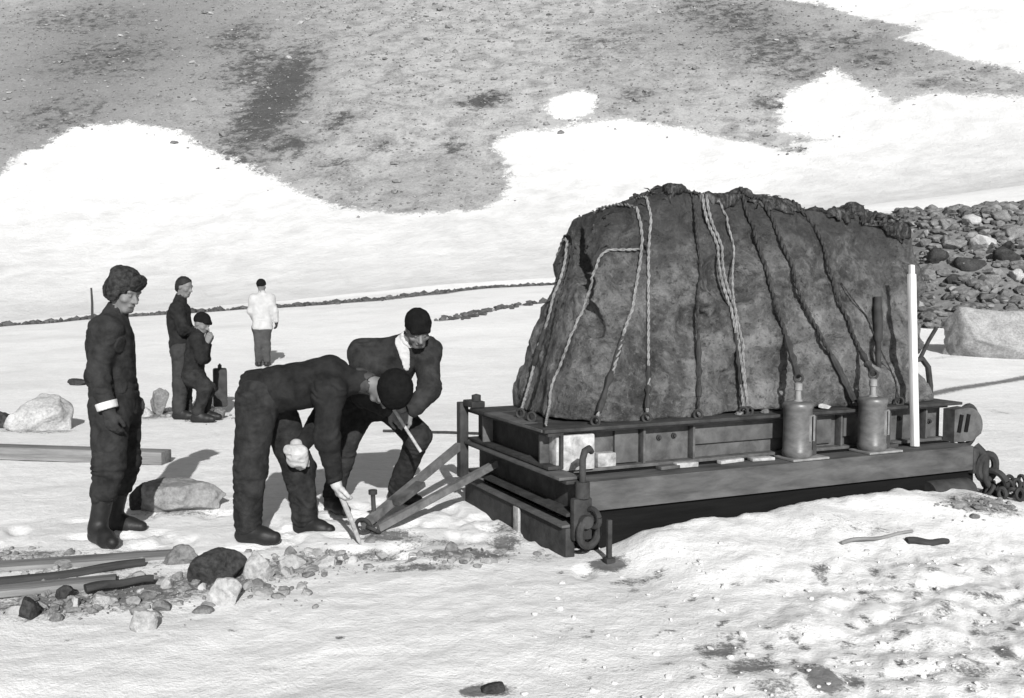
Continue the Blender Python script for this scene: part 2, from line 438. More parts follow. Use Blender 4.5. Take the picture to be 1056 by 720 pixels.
# --- near snow
t = NT('trodden_snow_with_dirt')
dirt_shade = t.attr('dirt_shade')
n1 = t.noise(3.2, 8, .7, .4); n2 = t.noise(17, 6, .7, .2); n3 = t.noise(70, 4, .7)
mp = t.mapping((1.0, 4.0, 1), (0, 0, math.radians(-25))); n4 = t.noise(2.4, 8, .68, .3, mp)
snow = t.ramp(n4, [(.3, .64), (.62, .80)])
snow = t.mix(.4, snow, t.ramp(n2, [(.28, .52), (.55, .80)]))
n6 = t.noise(.55, 5, .6, .5); snow = t.mix(t.math('MULTIPLY', t.smooth(n6, .45, .7), .5), snow, t.mix(.5, snow, .45)); snow = t.mix(t.smooth(n3, .60, .75), snow, t.mix(.5, snow, .4))
grit = t.math('ADD', t.math('MULTIPLY', n2, .75), t.math('MULTIPLY', n3, .55))
fac = t.math('ADD', dirt_shade, t.math('MULTIPLY', t.math('SUBTRACT', grit, .65), 1.5))
fac = t.math('MULTIPLY', t.smooth(fac, .24, .62), t.smooth(dirt_shade, .02, .15))
dc = t.ramp(n1, [(.3, .05), (.7, .17)])
col = t.mix(t.math('MULTIPLY', fac, .93), snow, dc)
b = t.bump(n4, .1, .04); b = t.bump(n1, .4, .05, b); b = t.bump(n2, .42, .022, b); b = t.bump(n3, .55, .010, b)
M['ground'] = t.fin(col, .75, b, 0, .25)
X, Y, f = polar(r0); Z = H(X, Y)
ground = mesh_obj('snow_ground', np.stack([X, Y, Z], 1), f, M['ground']); tag(ground, kind='structure')
D = np.zeros_like(X)
def blob(px, py, rx, ry, s, tilt=0.0):
    global D
    c = gpH(px, py); dep = c[1]; rxm = rx * dep / F; rym = abs(gp(px, py - ry)[1] - gp(px, py + ry)[1]) / 2
    dx, dy = X - c[0], Y - c[1]; dx, dy = dx + tilt * dy, dy
    q = (dx / rxm) ** 2 + (dy / rym) ** 2; D = np.maximum(D, min(1, s * (1.25 if px < 560 else 1.02)) * np.exp(-.7 * q ** 1.4) * (q < 8))
for a in [(505, 712, 24, 5, 1.0), (486, 714, 12, 4, .8), (742, 672, 26, 9, .62, -.4), (775, 688, 34, 10, .62, -.6), (800, 706, 30, 9, .5), (850, 700, 22, 10, .8), (880, 704, 12, 7, .7),
          (830, 690, 12, 7, .6), (845, 586, 11, 4, .6), (905, 618, 8, 8, .45), (845, 592, 6, 8, .5), (975, 628, 14, 8, .45, -.5), (1000, 690, 40, 6, .5), (1035, 672, 12, 8, .7), (1020, 612, 24, 4, .5),
          (895, 640, 8, 8, .45), (930, 652, 14, 5, .45), (760, 655, 26, 4, .38), (690, 685, 12, 4, .4), (830, 668, 8, 5, .5), (640, 690, 60, 4, .3), (960, 665, 30, 4, .35),
          (627, 583, 20, 6, .9), (655, 600, 24, 6, .5, -.9), (690, 610, 16, 5, .3, -.9), (480, 572, 50, 6, .6), (430, 585, 50, 5, .45), (520, 563, 20, 9, .5), (450, 560, 60, 5, .35), (380, 572, 40, 7, .42),
          (400, 555, 40, 6, .5), (280, 590, 50, 12, .45), (330, 580, 40, 10, .4), (220, 600, 60, 15, .5), (140, 610, 70, 18, .55), (50, 622, 70, 16, .5), (90, 585, 90, 8, .4), (40, 572, 60, 5, .4), (150, 570, 50, 5, .32),
          (640, 545, 22, 6, .3), (880, 540, 70, 7, .3), (1010, 520, 44, 8, .6), (960, 512, 30, 6, .5), (350, 658, 5, 2, .7), (110, 588, 30, 4, .45),
          (160, 428, 34, 5, .5), (215, 432, 18, 4, .5), (40, 444, 44, 4, .4), (215, 464, 16, 3, .2), (185, 528, 55, 5, .35), (530, 545, 30, 10, .4), (560, 575, 25, 8, .35),  # faint streak beyond the plank and blob left of the bareheaded person paint shadows
          (70, 660, 5, 2, .4), (240, 650, 6, 2, .4), (590, 650, 40, 4, .22), (300, 690, 90, 4, .2), (1000, 440, 12, 5, .35), (1030, 425, 10, 4, .35)]:
    blob(*a)
_rb = random.Random(11)
for _ in range(160):
    px, py = _rb.uniform(560, 1056), _rb.uniform(575, 716)
    if _rb.random() < .35 + .65 * (px - 560) / 500: blob(px, py, _rb.uniform(3, 12), _rb.uniform(2, 5), _rb.uniform(.28, .6), _rb.uniform(-.8, .2))
def path(pts, w, s, fn=gpH):
    global D
    q = [fn(*p)[:2] for p in pts]; d = seg_dist(X, Y, q, False); D = np.maximum(D, s * np.exp(-(d / w) ** 2))
path([(945, 410), (985, 401), (1060, 389), (1200, 372)], .16, .75, march)
path([(962, 370), (1060, 360), (1200, 350)], .2, .35, march)
LINE1 = [(-120, 346), (0, 336), (90, 329), (150, 325), (220, 321), (300, 316), (380, 310), (450, 303), (510, 297), (580, 293), (640, 288)]
LINE2 = [(455, 331), (500, 322), (535, 315), (600, 306)]
path(LINE1, .8, 1.0, march); path(LINE2, .25, .6, march)
path([(210, 345), (300, 333), (440, 322)], .15, .25, march)
rub = sstep(8.8, 11.5, X) * sstep(23.6, 25, Y) * (1 - sstep(31.5, 33.5, Y)) * (1 - sstep(26, 30, X)); D = np.maximum(D, rub * .85)
set_attr(ground, 'dirt_shade', D)

# --- hill
POLY = [(-260, -70), (-260, 235), (-120, 222), (-60, 203), (0, 181), (18, 161), (45, 152), (55, 146), (80, 131), (130, 127), (160, 131), (185, 136), (200, 148), (215, 156), (250, 171), (270, 177), (290, 190), (310, 200),
        (345, 215), (420, 222), (490, 218), (518, 207), (528, 187), (519, 163), (509, 150), (520, 141), (556, 136), (600, 128), (640, 123), (690, 132), (740, 142), (790, 152), (828, 160), (836, 156), (818, 149), (855, 144),
        (806, 137), (803, 118), (812, 96), (838, 86), (862, 72), (878, 84), (902, 97), (925, 107), (955, 98), (1056, 100), (1250, 108), (1250, 92), (1056, 74), (1000, 62), (955, 47), (928, 40), (950, 30), (880, 16), (850, 5), (775, -4), (700, -70)]
HOLE = [(561, 110), (570, 101), (585, 97), (605, 95), (613, 99), (611, 116), (592, 123), (575, 122)]
wp = [march(*q)[:2] for q in dens(POLY, 3)]; wh = [march(*q)[:2] for q in dens(HOLE, 2)]
X, Y, f = polar(r1); Z = H(X, Y)
def baref(X, Y):
    d = seg_dist(X, Y, wp); d = np.where(inside(X, Y, wp), d, -d)
    e = seg_dist(X, Y, wh); e = np.where(inside(X, Y, wh), e, -e); return np.minimum(d, -e)
bare = np.full(X.shape, -20.); vis = (np.abs(X) < Y * .85) & (Y > 50); bare[vis] = baref(X[vis], Y[vis])
out = Y > 160; bare = np.where(out, np.maximum(bare, 8 * np.sign(p2(X, Y, .02, 3.) + .1)), bare)
DK = np.zeros_like(X)
def dblob(px, py, rx, ry, s):
    global DK
    c = march(px, py); rxm = rx * c[1] / F; rym = max(abs(march(px, py - ry)[1] - march(px, py + ry)[1]) / 2, .3)
    q = ((X - c[0]) / rxm) ** 2 + ((Y - c[1]) / rym) ** 2; DK = np.maximum(DK, s * np.exp(-q))
TN = DK.copy()
for a in [(120, 50, 200, 120, .7), (230, 110, 60, 80, .35), (290, 110, 50, 90, .5), (760, 30, 120, 40, .5), (900, 55, 120, 30, .5), (440, 190, 80, 30, .3), (650, 90, 60, 40, .25), (60, 150, 120, 40, .3)]: dblob(*a)
TN, DK = np.clip(DK * 1.45, 0, 1), np.zeros_like(X)
for a in [(285, 100, 34, 60, .95), (262, 70, 40, 26, .6), (300, 150, 26, 14, .7), (350, 125, 22, 14, .6), (245, 40, 36, 22, .5), (390, 152, 16, 8, .5), (500, 104, 26, 8, .95), (110, 60, 80, 30, .45), (60, 120, 60, 30, .4), (90, 20, 90, 20, .4),
          (800, 50, 60, 26, .5), (760, 20, 50, 20, .55), (720, 10, 40, 16, .5), (870, 45, 50, 14, .45), (640, 40, 60, 25, .3), (980, 82, 60, 8, .4), (805, 112, 6, 4, 1.), (790, 105, 18, 10, .5), (600, 50, 24, 30, .35), (830, 155, 26, 3, .6),
          (350, 170, 30, 8, .45), (470, 150, 18, 12, .5), (655, 100, 24, 10, .45), (820, 75, 40, 12, .4), (900, 60, 30, 12, .5)]: dblob(*a)
t = NT('scree_and_snow_hillside')
ba = t.attr('bare'); dk = t.attr('dark')
n1 = t.noise(.12, 7, .65); n2 = t.noise(1.1, 8, .75, .2); n3 = t.noise(5.5, 4, .8); n5 = t.noise(.5, 6, .7, .4)
edge = t.math('ADD', ba, t.math('ADD', t.math('MULTIPLY', t.math('SUBTRACT', n2, .5), 3.6), t.math('MULTIPLY', t.math('SUBTRACT', n3, .5), 2.6)))
fac = t.smooth(edge, -.12, .28)
gr = t.ramp(n3, [(.32, .05), (.46, .27), (.64, .50)])
gr = t.mix(.45, gr, t.ramp(n2, [(.32, .08), (.48, .26), (.64, .44)]))
gr = t.mix(.42, gr, t.ramp(n5, [(.38, .08), (.56, .40)]))
dkf = t.math('MULTIPLY', t.smooth(t.math('ADD', dk, t.math('MULTIPLY', t.math('SUBTRACT', n2, .5), 3.0)), .12, .72), t.smooth(dk, .03, .3))
gr = t.mix(t.math('MULTIPLY', dkf, .9), gr, t.ramp(n3, [(.35, .02), (.7, .075)]))
tn = t.math('MULTIPLY', t.attr('tone'), t.smooth(n5, .25, .6))
gr = t.mix(t.math('MULTIPLY', tn, .75), gr, t.mix(.85, gr, .07))
sn = t.mix(.5, t.ramp(n1, [(.3, .50), (.7, .66)]), t.ramp(n5, [(.35, .46), (.6, .66)]))
col = t.mix(fac, sn, gr)
b = t.bump(n2, .5, .25); b = t.bump(n3, .5, .12, b)
hm = t.fin(col, .85, b, 0, .1)
hill = mesh_obj('hillside', np.stack([X, Y, Z], 1), f, hm); tag(hill, kind='structure')
set_attr(hill, 'bare', bare); set_attr(hill, 'dark', DK); set_attr(hill, 'tone', TN)

# scree stones and rubble: uncountable, one mesh each
def scatter(name, pts, sizes, mat, seed, label, cat, flat=.7, sub=1, parent=None):
    r = np.random.RandomState(seed); v, f = ICO[sub]; n = len(pts); VV = []; FF = []
    lib = [stone_shape((2, 2, 2), 300 + j, sub, .5, .1)[0] for j in range(24)] if sub == 2 else [v]
    for i in range(n):
        v = lib[i % len(lib)]; q = v * (1 + (r.uniform(-.35, .25, size=(len(v), 1)) if sub == 1 else 0)) * np.array([r.uniform(.7, 1.3), r.uniform(.7, 1.3), r.uniform(.45, .95) * flat * 1.3]) * sizes[i] / 2
        a = r.uniform(0, 6.28); ca, sa = math.cos(a), math.sin(a); q = np.stack([q[:, 0] * ca - q[:, 1] * sa, q[:, 0] * sa + q[:, 1] * ca, q[:, 2]], 1)
        VV.append(q + pts[i]); FF.append(f + i * len(v))
    o = mesh_obj(name, np.concatenate(VV), np.concatenate(FF), mat, None, False); tag(o, label, cat, None, 'stuff'); return o
def islandmat(name, lo, hi, sc_=4):
    t = NT(name); g = t.n('ShaderNodeNewGeometry'); a = t.noise(sc_, 6, .7)
    c = t.ramp(g.outputs['Random Per Island'], [(0, lo), (.35, lo + (hi - lo) * .18), (.8, lo + (hi - lo) * .5), (1, hi)])
    c = t.mix(.5, c, t.ramp(a, [(.3, lo), (.7, hi)])); return t.fin(c, .9, t.bump(a, .6, .05), 0, .15)
M['scree'] = islandmat('scree_stone', .04, .42); M['rubble'] = islandmat('rubble_stone', .006, .30, 6); M['linest'] = islandmat('dark_moraine_stone', .03, .14)
rs = np.random.RandomState(5)
cx, cy = rs.uniform(-75, 75, 60000), rs.uniform(56, 128, 60000); ok = np.abs(cx) < cy * .62; cx, cy = cx[ok], cy[ok]
bb = baref(cx, cy); keep = (bb > .3) | ((bb > -1.6) & (rs.uniform(size=len(bb)) < .10)); cx, cy = cx[keep][:9000], cy[keep][:9000]
sz = .10 + .22 * rs.uniform(size=len(cx)) ** 2 + .5 * (rs.uniform(size=len(cx)) < .02)
scatter('scree', np.stack([cx, cy, H(cx, cy) + .04], 1), sz, M['scree'], 2, 'loose grey scree stones strewn over the bare hillside', 'scree')
# moraine line
def along(pts, n, spread, seed, r=.3):
    r_ = np.random.RandomState(seed); q = [march(*p) for p in pts]; o = []
    for _ in range(n):
        i = r_.randint(len(q) - 1); w = r_.uniform(); c = q[i] * (1 - w) + q[i + 1] * w + np.append(r_.normal(size=2) * spread, 0); o.append(V3(c[0], c[1], h1(c[0], c[1]) + .03))
    return np.array(o)
pl = np.concatenate([along(LINE1, 950, .32, 3), along(LINE2, 110, .22, 4)])
scatter('moraine_stones', pl, .10 + .26 * rs.uniform(size=len(pl)) ** 2, M['linest'], 6, 'dark line of small stones crossing the snowfield behind the people', 'stones')
# rubble bank behind the right end of the meteorite
rx, ry = rs.uniform(8.6, 24, 3400), rs.uniform(24.0, 32.8, 3400)
rz = H(rx, ry) + .05; rsz = .10 + .44 * rs.uniform(size=3400) ** 2.2
scatter('rubble_bank', np.stack([rx, ry, rz], 1), rsz, M['rubble'], 9, 'broken stone rubble bank behind the meteorite\'s right end', 'rubble', .8, 2)
k = 0
for px, py, w, d_ in [(972, 236, .9, 1), (1002, 232, 1.1, 2), (1032, 228, 1.0, 1), (1046, 246, 1.2, 0), (1016, 254, 1.3, 2), (984, 256, 1.0, 0), (966, 270, 1.1, 3), (1000, 276, 1.3, 3), (1036, 272, 1.4, 3), (1050, 288, .9, 2), (1020, 292, .9, 1), (985, 292, .9, 3), (958, 288, .8, 0), (1012, 240, .7, 3), (1040, 258, .8, 3)]:
    q = march(px, py); k += 1
    stone('boulder', (q[0], q[1], q[2] - .05), (w * .72, w * .62, w * .5), 60 + k, [M['stone_grey'], M['stone_grey'], M['stone_pale'], M['stone_dark']][d_], ['mid grey', 'mid grey', 'pale', 'dark'][d_] + ' angular boulder lying in the rubble bank behind the meteorite', 'boulder', 'boulders in the rubble bank', rnd.uniform(0, 6), .1, 4)
q = march(1010, 366)
stone('boulder', (q[0] + .25, q[1], q[2] - .3), (3.1, 2.0, 1.75), 88, M['boulder_pale'], 'broad smooth grey boulder below the rubble bank at the right edge', 'boulder', None, .1, .05, 5)

# ================================================================== METEORITE
TOPU = [-.2, .2, .41, .53, .86, 1.06, 1.12, 1.45, 1.91, 2.08, 2.41, 2.69, 3.0, 3.21, 3.45, 3.8]
TOPW = [1.9, 2.0, 2.09, 2.15, 2.24, 2.27, 2.34, 2.36, 2.32, 2.35, 2.30, 2.29, 2.25, 2.18, 2.13, 2.05]
W0 = .752
def smax(a, b, k):
    h = np.clip(.5 + .5 * (a - b) / k, 0, 1); return b + (a - b) * h + k * h * (1 - h)
CLEFT = []
def met(p):
    u, v, w = p[:, 0], p[:, 1], p[:, 2]; q = (w - W0) / 1.4
    front = (.34 + .33 * q + .10 * np.clip(q - .7, 0, 1)) - v + .06 * np.sin(u * 2.1 + .5) * q
    back = v - (1.47 - .12 * q); left = (.08 + .46 * q + .16 * np.clip(v - .7, 0, None)) - u; right = u - (3.39 + .12 * q + .12 * (v - .35))
    top = w - np.interp(u, TOPU, TOPW) + .10 * np.abs(v - 1.0) ** 2
    lf = ((.0 - u) * .7 + (.62 - v) * .7) + .34 * q          # chamfered front-left corner
    d = smax(smax(front * .96, back, .12), smax(left, right, .08), .09); d = smax(d, top, .10); d = smax(d, lf, .06)
    d = smax(d, W0 - w, .02)
    n = .085 * fbm(p * 1.35 + 3.1, 3) + .05 * np.clip(np.abs(perlin(p * np.array([1.7, 1.7, 2.6]) + 21)) - .28, -.2, .12) + .05 * (np.abs(perlin(p * 3.3 + 9)) - .25) + .024 * perlin(p * 8) + .018 * (np.abs(perlin(p * 14 + 3)) - .25) + .008 * perlin(p * 24)
    rim = np.clip((w - np.interp(u, TOPU, TOPW) + .22) / .2, 0, 1)
    n = n * np.clip((w - W0) / .25 + .25, 0, 1) + rim * (.035 * (np.abs(perlin(p * 8.3 + 5)) - .25))
    d = d + n
    # dark cleft near the left edge and shallow scoops
    for a, b in zip(CLEFT[:-1], CLEFT[1:]):
        ba = b - a; tt = np.clip((p - a) @ ba / (ba @ ba), 0, 1)
        c = np.linalg.norm(p - a - tt[:, None] * ba, axis=1) - (.080 + .03 * perlin(p * 4)); d = smax(d, -c, .02)
    for c0, r in (((.50, .46, 1.42), .10), ((1.5, .50, 1.72), .20), ((2.9, .45, 1.15), .12)):
        d = smax(d, -(np.linalg.norm((p - np.array(c0)) * np.array([.8, 1.3, 1]), axis=1) - r), .06)
    return d
def met_hit(px, py, deep):
    d = ray(px, py); o = V3(0, 0, CAMZ); ts = np.linspace(4.5, 11, 1300); q = o + d * ts[:, None] - O2
    L = np.stack([q @ E1, q @ E2, q[:, 2]], 1); k = np.nonzero(met(L) < 0)[0]
    return L[k[0]] + toS(O2 + d * deep + 0) * np.array([1, 1, 0]) if len(k) else None
CLEFT = [met_hit(px, py, .05) for px, py in ((612, 338), (606, 318), (603, 295), (600, 270), (600, 244))]
h = .018; lo = V3(-.25, .08, W0 - .05); dim = np.array([int(4.0 / h), int(1.65 / h), int(1.85 / h)])
gx, gy, gz = np.meshgrid(*[lo[i] + h * np.arange(dim[i]) for i in range(3)], indexing='ij'); pts = np.stack([gx.ravel(), gy.ravel(), gz.ravel()], 1)
dm = np.concatenate([met(c) for c in np.array_split(pts, 24)])
mv, mf = nets(dm.reshape(dim).astype(np.float32), lo, h)
BASEM = V3(1.6, 1.0, W0)
t = NT('meteorite_crust')
sep = t.n('ShaderNodeSeparateXYZ'); t.l(t.tc.outputs['Object'], sep.inputs[0]); hz = sep.outputs[2]
n1 = t.noise(1.4, 9, .65, .6); n2 = t.noise(6, 8, .7, .3); n3 = t.noise(28, 5, .7)
c = t.ramp(n1, [(.30, .02), (.44, .06), (.54, .13), (.68, .22)])
c = t.mix(.45, c, t.ramp(n2, [(.35, .008), (.48, .08), (.63, .28)]))
c = t.mix(t.smooth(n3, .54, .70), c, t.mix(.4, c, .24)); c = t.mix(t.smooth(n3, .46, .34), c, t.mix(.6, c, .010))
topf = t.smooth(t.math('ADD', hz, t.math('MULTIPLY', t.math('SUBTRACT', n1, .5), 2.6)), .85, 1.45)
c = t.mix(t.math('MULTIPLY', topf, .74), c, .022)
b = t.bump(n1, .5, .12); b = t.bump(n2, 1.0, .09, b); b = t.bump(n3, .9, .022, b)
M['met'] = t.fin(c, .8, b, 0, .25)
meteorite = mesh_obj('meteorite', mv - BASEM, mf, M['met'], None, True, S(*BASEM), YAW)
tag(meteorite, 'huge dark pitted meteorite roped down on the steel sled', 'meteorite')
mw = np.array([S(*q) for q in mv]); bvh = BVHTree.FromPolygons([tuple(q) for q in mw], [tuple(int(i) for i in q) for q in mf])

# ragged matting over the crest
def mat_field(p):
    u, w = p[:, 0], p[:, 2]
    d = met(p) - .022 - .018 * perlin(p * 11 + 2) - .012 * perlin(p * 30)
    drop = np.interp(u, [.2, .9, 1.1, 1.6, 2.2, 2.7, 3.3], [.02, .03, .07, .10, .13, .17, .18])
    low = np.interp(u, TOPU, TOPW) - drop * .55 + .10 * perlin(p * np.array([5, 5, 3])) + .04 * perlin(p * 17) - w
    inn = -(met(p) + .012)
    return np.maximum(np.maximum(np.maximum(d, low), inn), np.maximum(1.0 - u + .2 * perlin(p * 3), u - 3.42))
sel = gz > 1.8
i0 = int((1.75 - lo[2]) / h); sub = pts.reshape(*dim, 3)[:, :, i0:, :]; sp_ = sub.reshape(-1, 3)
dp = np.concatenate([mat_field(c) for c in np.array_split(sp_, 12)]).reshape(sub.shape[:3])
pv, pf = nets(dp.astype(np.float32), sub[0, 0, 0], h)
t = NT('ragged_dark_matting'); a = t.noise(26, 6, .8, .4, t.mapping((1, 1, .35))); c = t.ramp(a, [(.3, .006), (.5, .035), (.72, .16)])
M['mat'] = t.fin(c, 1, t.bump(a, 1, .02), 0, .05)
o = mesh_obj('crest_matting', pv - BASEM, pf, M['mat'], None, True, S(*BASEM), YAW)
tag(o, 'ragged dark matting draped along the crest of the meteorite', 'matting')
# loose brushwood ends sticking out of the crest
mb = MB(); rb = random.Random(4)
for _ in range(150):
    u = rb.choice([rb.uniform(1.05, 1.4), rb.uniform(1.0, 2.9), rb.uniform(1.8, 2.2), rb.uniform(.3, 1.1)]); v = rb.uniform(.7, 1.2)
    hit = bvh.ray_cast(Vector(S(u, v, 3)), Vector((0, 0, -1)))[0]
    if hit is None: continue
    a = np.array(hit); d = V3(rb.uniform(-1, 1), rb.uniform(-1, .6), rb.uniform(.0, .45)); e = a + d * rb.uniform(.03, .085)
    mb.tube([a - d * .03, (a + e) / 2 + V3(0, 0, .015), e], [.006, .005, .002], 5)
o = mb.build('straw_tufts', M['mat']); tag(o, 'loose dark straw ends sticking up along the meteorite\'s crest', 'straw', None, 'stuff')

# ================================================================== SLED
sled = empty('sled', S(0, 0, 0), YAW, 'heavy steel beam sled carrying the roped meteorite', 'sled')
def channel(mb, u0, u1, v0, v1, w0, w1, th=.022, along='u', face=-1):
    """rolled steel channel: web plus two flanges that stand out on the side `face`"""
    if along == 'u':
        vw = v1 - th if face < 0 else v0
        mb.box((u0, vw, w0), (u1, vw + th, w1), .003)
        fa, fb = (v0, vw - .0005) if face < 0 else (vw + th + .0005, v1)
        mb.box((u0, fa, w1 - th), (u1, fb, w1), .003); mb.box((u0, fa, w0), (u1, fb, w0 + th), .003)
    else:
        uw = u1 - th if face < 0 else u0
        mb.box((uw, v0, w0), (uw + th, v1, w1), .003)
        fa, fb = (u0, uw - .0005) if face < 0 else (uw + th + .0005, u1)
        mb.box((fa, v0, w1 - th), (fb, v1, w1), .003); mb.box((fa, v0, w0), (fb, v1, w0 + th), .003)
def beam(v0, v1, name='side_beam'):
    mb = MB(); mb.box((.03, v0, .25), (3.40, v1, .44), .012); return mb.build(name, M['beam'], sled)
beam(0, .22); beam(1.38, 1.60)
for v0 in (.05, 1.36):                               # runners, made near-black to block light and stand for the shade there
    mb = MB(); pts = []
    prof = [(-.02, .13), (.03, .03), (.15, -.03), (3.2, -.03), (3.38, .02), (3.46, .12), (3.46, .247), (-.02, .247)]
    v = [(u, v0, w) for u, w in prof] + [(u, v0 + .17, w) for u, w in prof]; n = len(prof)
    mb.add(v, [list(range(n))[::-1], list(range(n, 2 * n))] + [[i, (i + 1) % n, (i + 1) % n + n, i + n] for i in range(n)]); mb.build('shade_runner', M['shade_black'], sled)
mb = MB(); mb.box((.03, .225, .30), (3.4, 1.375, .44), .01); mb.build('light_block_deck', M['shade_black'], sled)  # added deck, keeps light from coming through under the frame
# upper frame: long channels with stiffeners and bolts
def long_channel(v0, face):
    mb = MB(); channel(mb, -.12, 3.42, v0, v0 + .10, .445, .725, .022, 'u', face); o = mb.build('frame_channel', M['steel'], sled)
    vf = v0 + .10 - .022 if face < 0 else v0 + .022
    for u in (.62, 1.02, 1.86, 2.34, 2.82, 3.2):
        a, b = (v0 + .012, v0 + .0775) if face < 0 else (v0 + .0225, v0 + .09); MB().box((u, a, .468), (u + .018, b, .702), .002).build('stiffener', M['steel'], o)
    for u in (.5, .78, .9, 1.25, 1.5, 1.7, 2.05, 2.2, 2.5, 2.7, 2.98, 3.3):
        w = .61 + .02 * math.sin(u * 9); q = (u, vf, w); s_ = -1 if face < 0 else 1
        MB().lathe((u, vf, w), [(.0, 0), (.019, 0), (.019, s_ * .014), (.011, s_ * .014), (.011, s_ * .028), (0, s_ * .028)], 10, 1).build('bolt', M['steel_dark'], o)
    return o
long_channel(.27, -1); long_channel(1.30, 1)
mb = MB(); mb.box((-.16, .20, .727), (3.5, .52, .749), .004); mb.build('top_plate', M['steel_dark'], sled)
mb = MB(); mb.box((-.16, 1.17, .727), (3.5, 1.46, .749), .004); mb.build('top_plate', M['steel_dark'], sled)
mb = MB(); mb.box((-.04, .53, .70), (3.4, 1.16, .745), .004); mb.build('bed_plate', M['steel_dark'], sled)
# pale end block and scuffed plates set in the front channel
mb = MB(); mb.box((-.06, .235, .468), (.22, .3465, .70), .012).wobble(.004, 14, 1); mb.build('end_block', M['block'], sled)
mb = MB(); mb.box((.26, .262, .468), (.40, .3465, .56), .01).wobble(.004, 14, 2); mb.build('end_block', M['block'], sled)
for u0, u1, w0, w1 in ((.42, .60, .475, .70), (1.06, 1.82, .56, .70), (1.9, 2.28, .49, .70), (2.40, 2.52, .53, .70)):
    mb = MB(); mb.box((u0, .318, w0), (u1, .345, w1), .004); mb.build('web_plate', M['steel_mid'], sled)
rb = random.Random(9)
for u in (.66, .8, 1.15, 1.42, 1.75, 2.62):
    mb = MB(); L = rb.uniform(.12, .26); mb.box((u, .12 + rb.uniform(0, .05), .442), (u + L, .2, .462 + rb.uniform(0, .02)), .004, Matrix.Rotation(rb.uniform(-.15, .15), 3, 'Z')); mb.build('wedge', rb.choice([M['steel_mid'], M['wood_dark'], M['block']]), sled)
# left end: stacked channels open to the left, push board, corner post
mb = MB(); channel(mb, -.13, -.02, .21, 1.58, .49, .724, .022, 'v', -1); mb.build('end_channel', M['steel_dark'], sled)
mb = MB(); mb.box((-.175, .22, .732), (-.165, 1.0, .75), .002); mb.box((-.17, .53, .727), (-.045, 1.16, .749), .004); mb.build('edge_strip', M['steel_mid'], sled)
mb = MB(); channel(mb, -.12, .0, -.02, 1.61, .24, .462, .022, 'v', -1); mb.build('end_channel', M['steel_dark'], sled)
mb = MB(); mb.box((-.16, .0, .4635), (-.01, 1.6, .482), .004); mb.build('end_flange', M['steel_mid'], sled)
mb = MB(); mb.box((-.13, -.03, -.04), (-.065, 1.64, .17), .008); mb.build('push_board', M['steel_dark'], sled)
mb = MB(); mb.box((-.15, -.02, .172), (-.05, 1.63, .19), .004); mb.build('board_cap', M['steel_mid'], sled)
mb = MB(); mb.box((-.152, .62, -.03), (-.132, .70, .165), .004); mb.build('peg', M['block'], sled)
mb = MB(); mb.box((-.19, 1.582, .20), (-.12, 1.66, .775), .008); mb.box((-.17, 1.40, .752), (-.06, 1.58, .80), .01); mb.lathe((-.10, 1.48, .80), [(0, 0), (.035, 0), (.035, .04), (0, .05)], 12); mb.build('corner_post', M['steel_dark'], sled)
# front left corner: hooked bar, shackle ring
mb = MB(); mb.tube([(-.03, -.06, .30), (-.03, -.06, .56), (-.03, -.06, .60), (-.01, -.05, .645), (.03, -.03, .655), (.06, -.01, .63)], [.021, .021, .021, .023, .023, .018], 10); mb.lathe((-.03, -.06, .36), [(0, 0), (.045, 0), (.045, .1), (0, .1)], 14); mb.build('hook_bar', M['steel_dark'], sled)
mb = MB(); mb.torus((.0, -.09, .15), .085, .024, (-.35, 1, 0)); mb.torus((.02, -.10, .24), .055, .018, (1, .3, .1)); mb.build('shackle_ring', M['steel_dark'], sled)
mb = MB(); mb.box((-.10, -.08, .10), (.03, -.025, .36), .014); mb.lathe((-.03, -.13, .22), [(0, 0), (.04, 0), (.04, .07), (0, .07)], 12, 1); mb.build('shackle_block', M['steel_dark'], sled)
# right end: rounded end bracket, second shackle
mb = MB(); prof = [(3.36, .445), (3.36, .70)] + [(3.50 + .17 * math.sin(a), .56 + .15 * math.cos(a)) for a in np.linspace(-.2, 2.0, 10)] + [(3.56, .445)]
n = len(prof); v = [(u, .15, w) for u, w in prof] + [(u, .26, w) for u, w in prof]; mb.add(v, [list(range(n))[::-1], list(range(n, 2 * n))] + [[i, (i + 1) % n, (i + 1) % n + n, i + n] for i in range(n)]); ob = mb.build('end_bracket', M['steel'], sled)
m2 = MB()
for u in (3.40, 3.475): m2.box((u, .140, .52), (u + .035, .149, .66), .002, Matrix.Rotation(.2, 3, 'Y'))
m2.build('slot', M['shade_black'], ob)
mb = MB(); mb.torus((3.56, .205, .56), .155, .022, (.05, 1, 0), sx=.62); mb.build('end_loop', M['steel_dark'], sled)
mb = MB(); mb.torus((3.52, -.02, .27), .10, .03, (.3, 1, .1), sx=.7); mb.torus((3.56, -.06, .16), .09, .026, (1, .2, .3)); mb.tube([(3.47, .05, .42), (3.5, -.02, .36), (3.5, -.02, .18), (3.54, -.06, .08)], [.04, .035, .03, .02], 10); mb.box((3.40, .0, .22), (3.48, .2, .42), .012); mb.build('shackle_ring', M['steel_dark'], sled)
mb = MB(); mb.lathe((2.95, .02, .10), [(0, 0), (.09, 0), (.095, .02), (.095, .40), (.09, .42), (0, .42)], 20, 0); mb.wobble(.006, 9, 3); mb.build('roller', M['steel_dark'], sled)

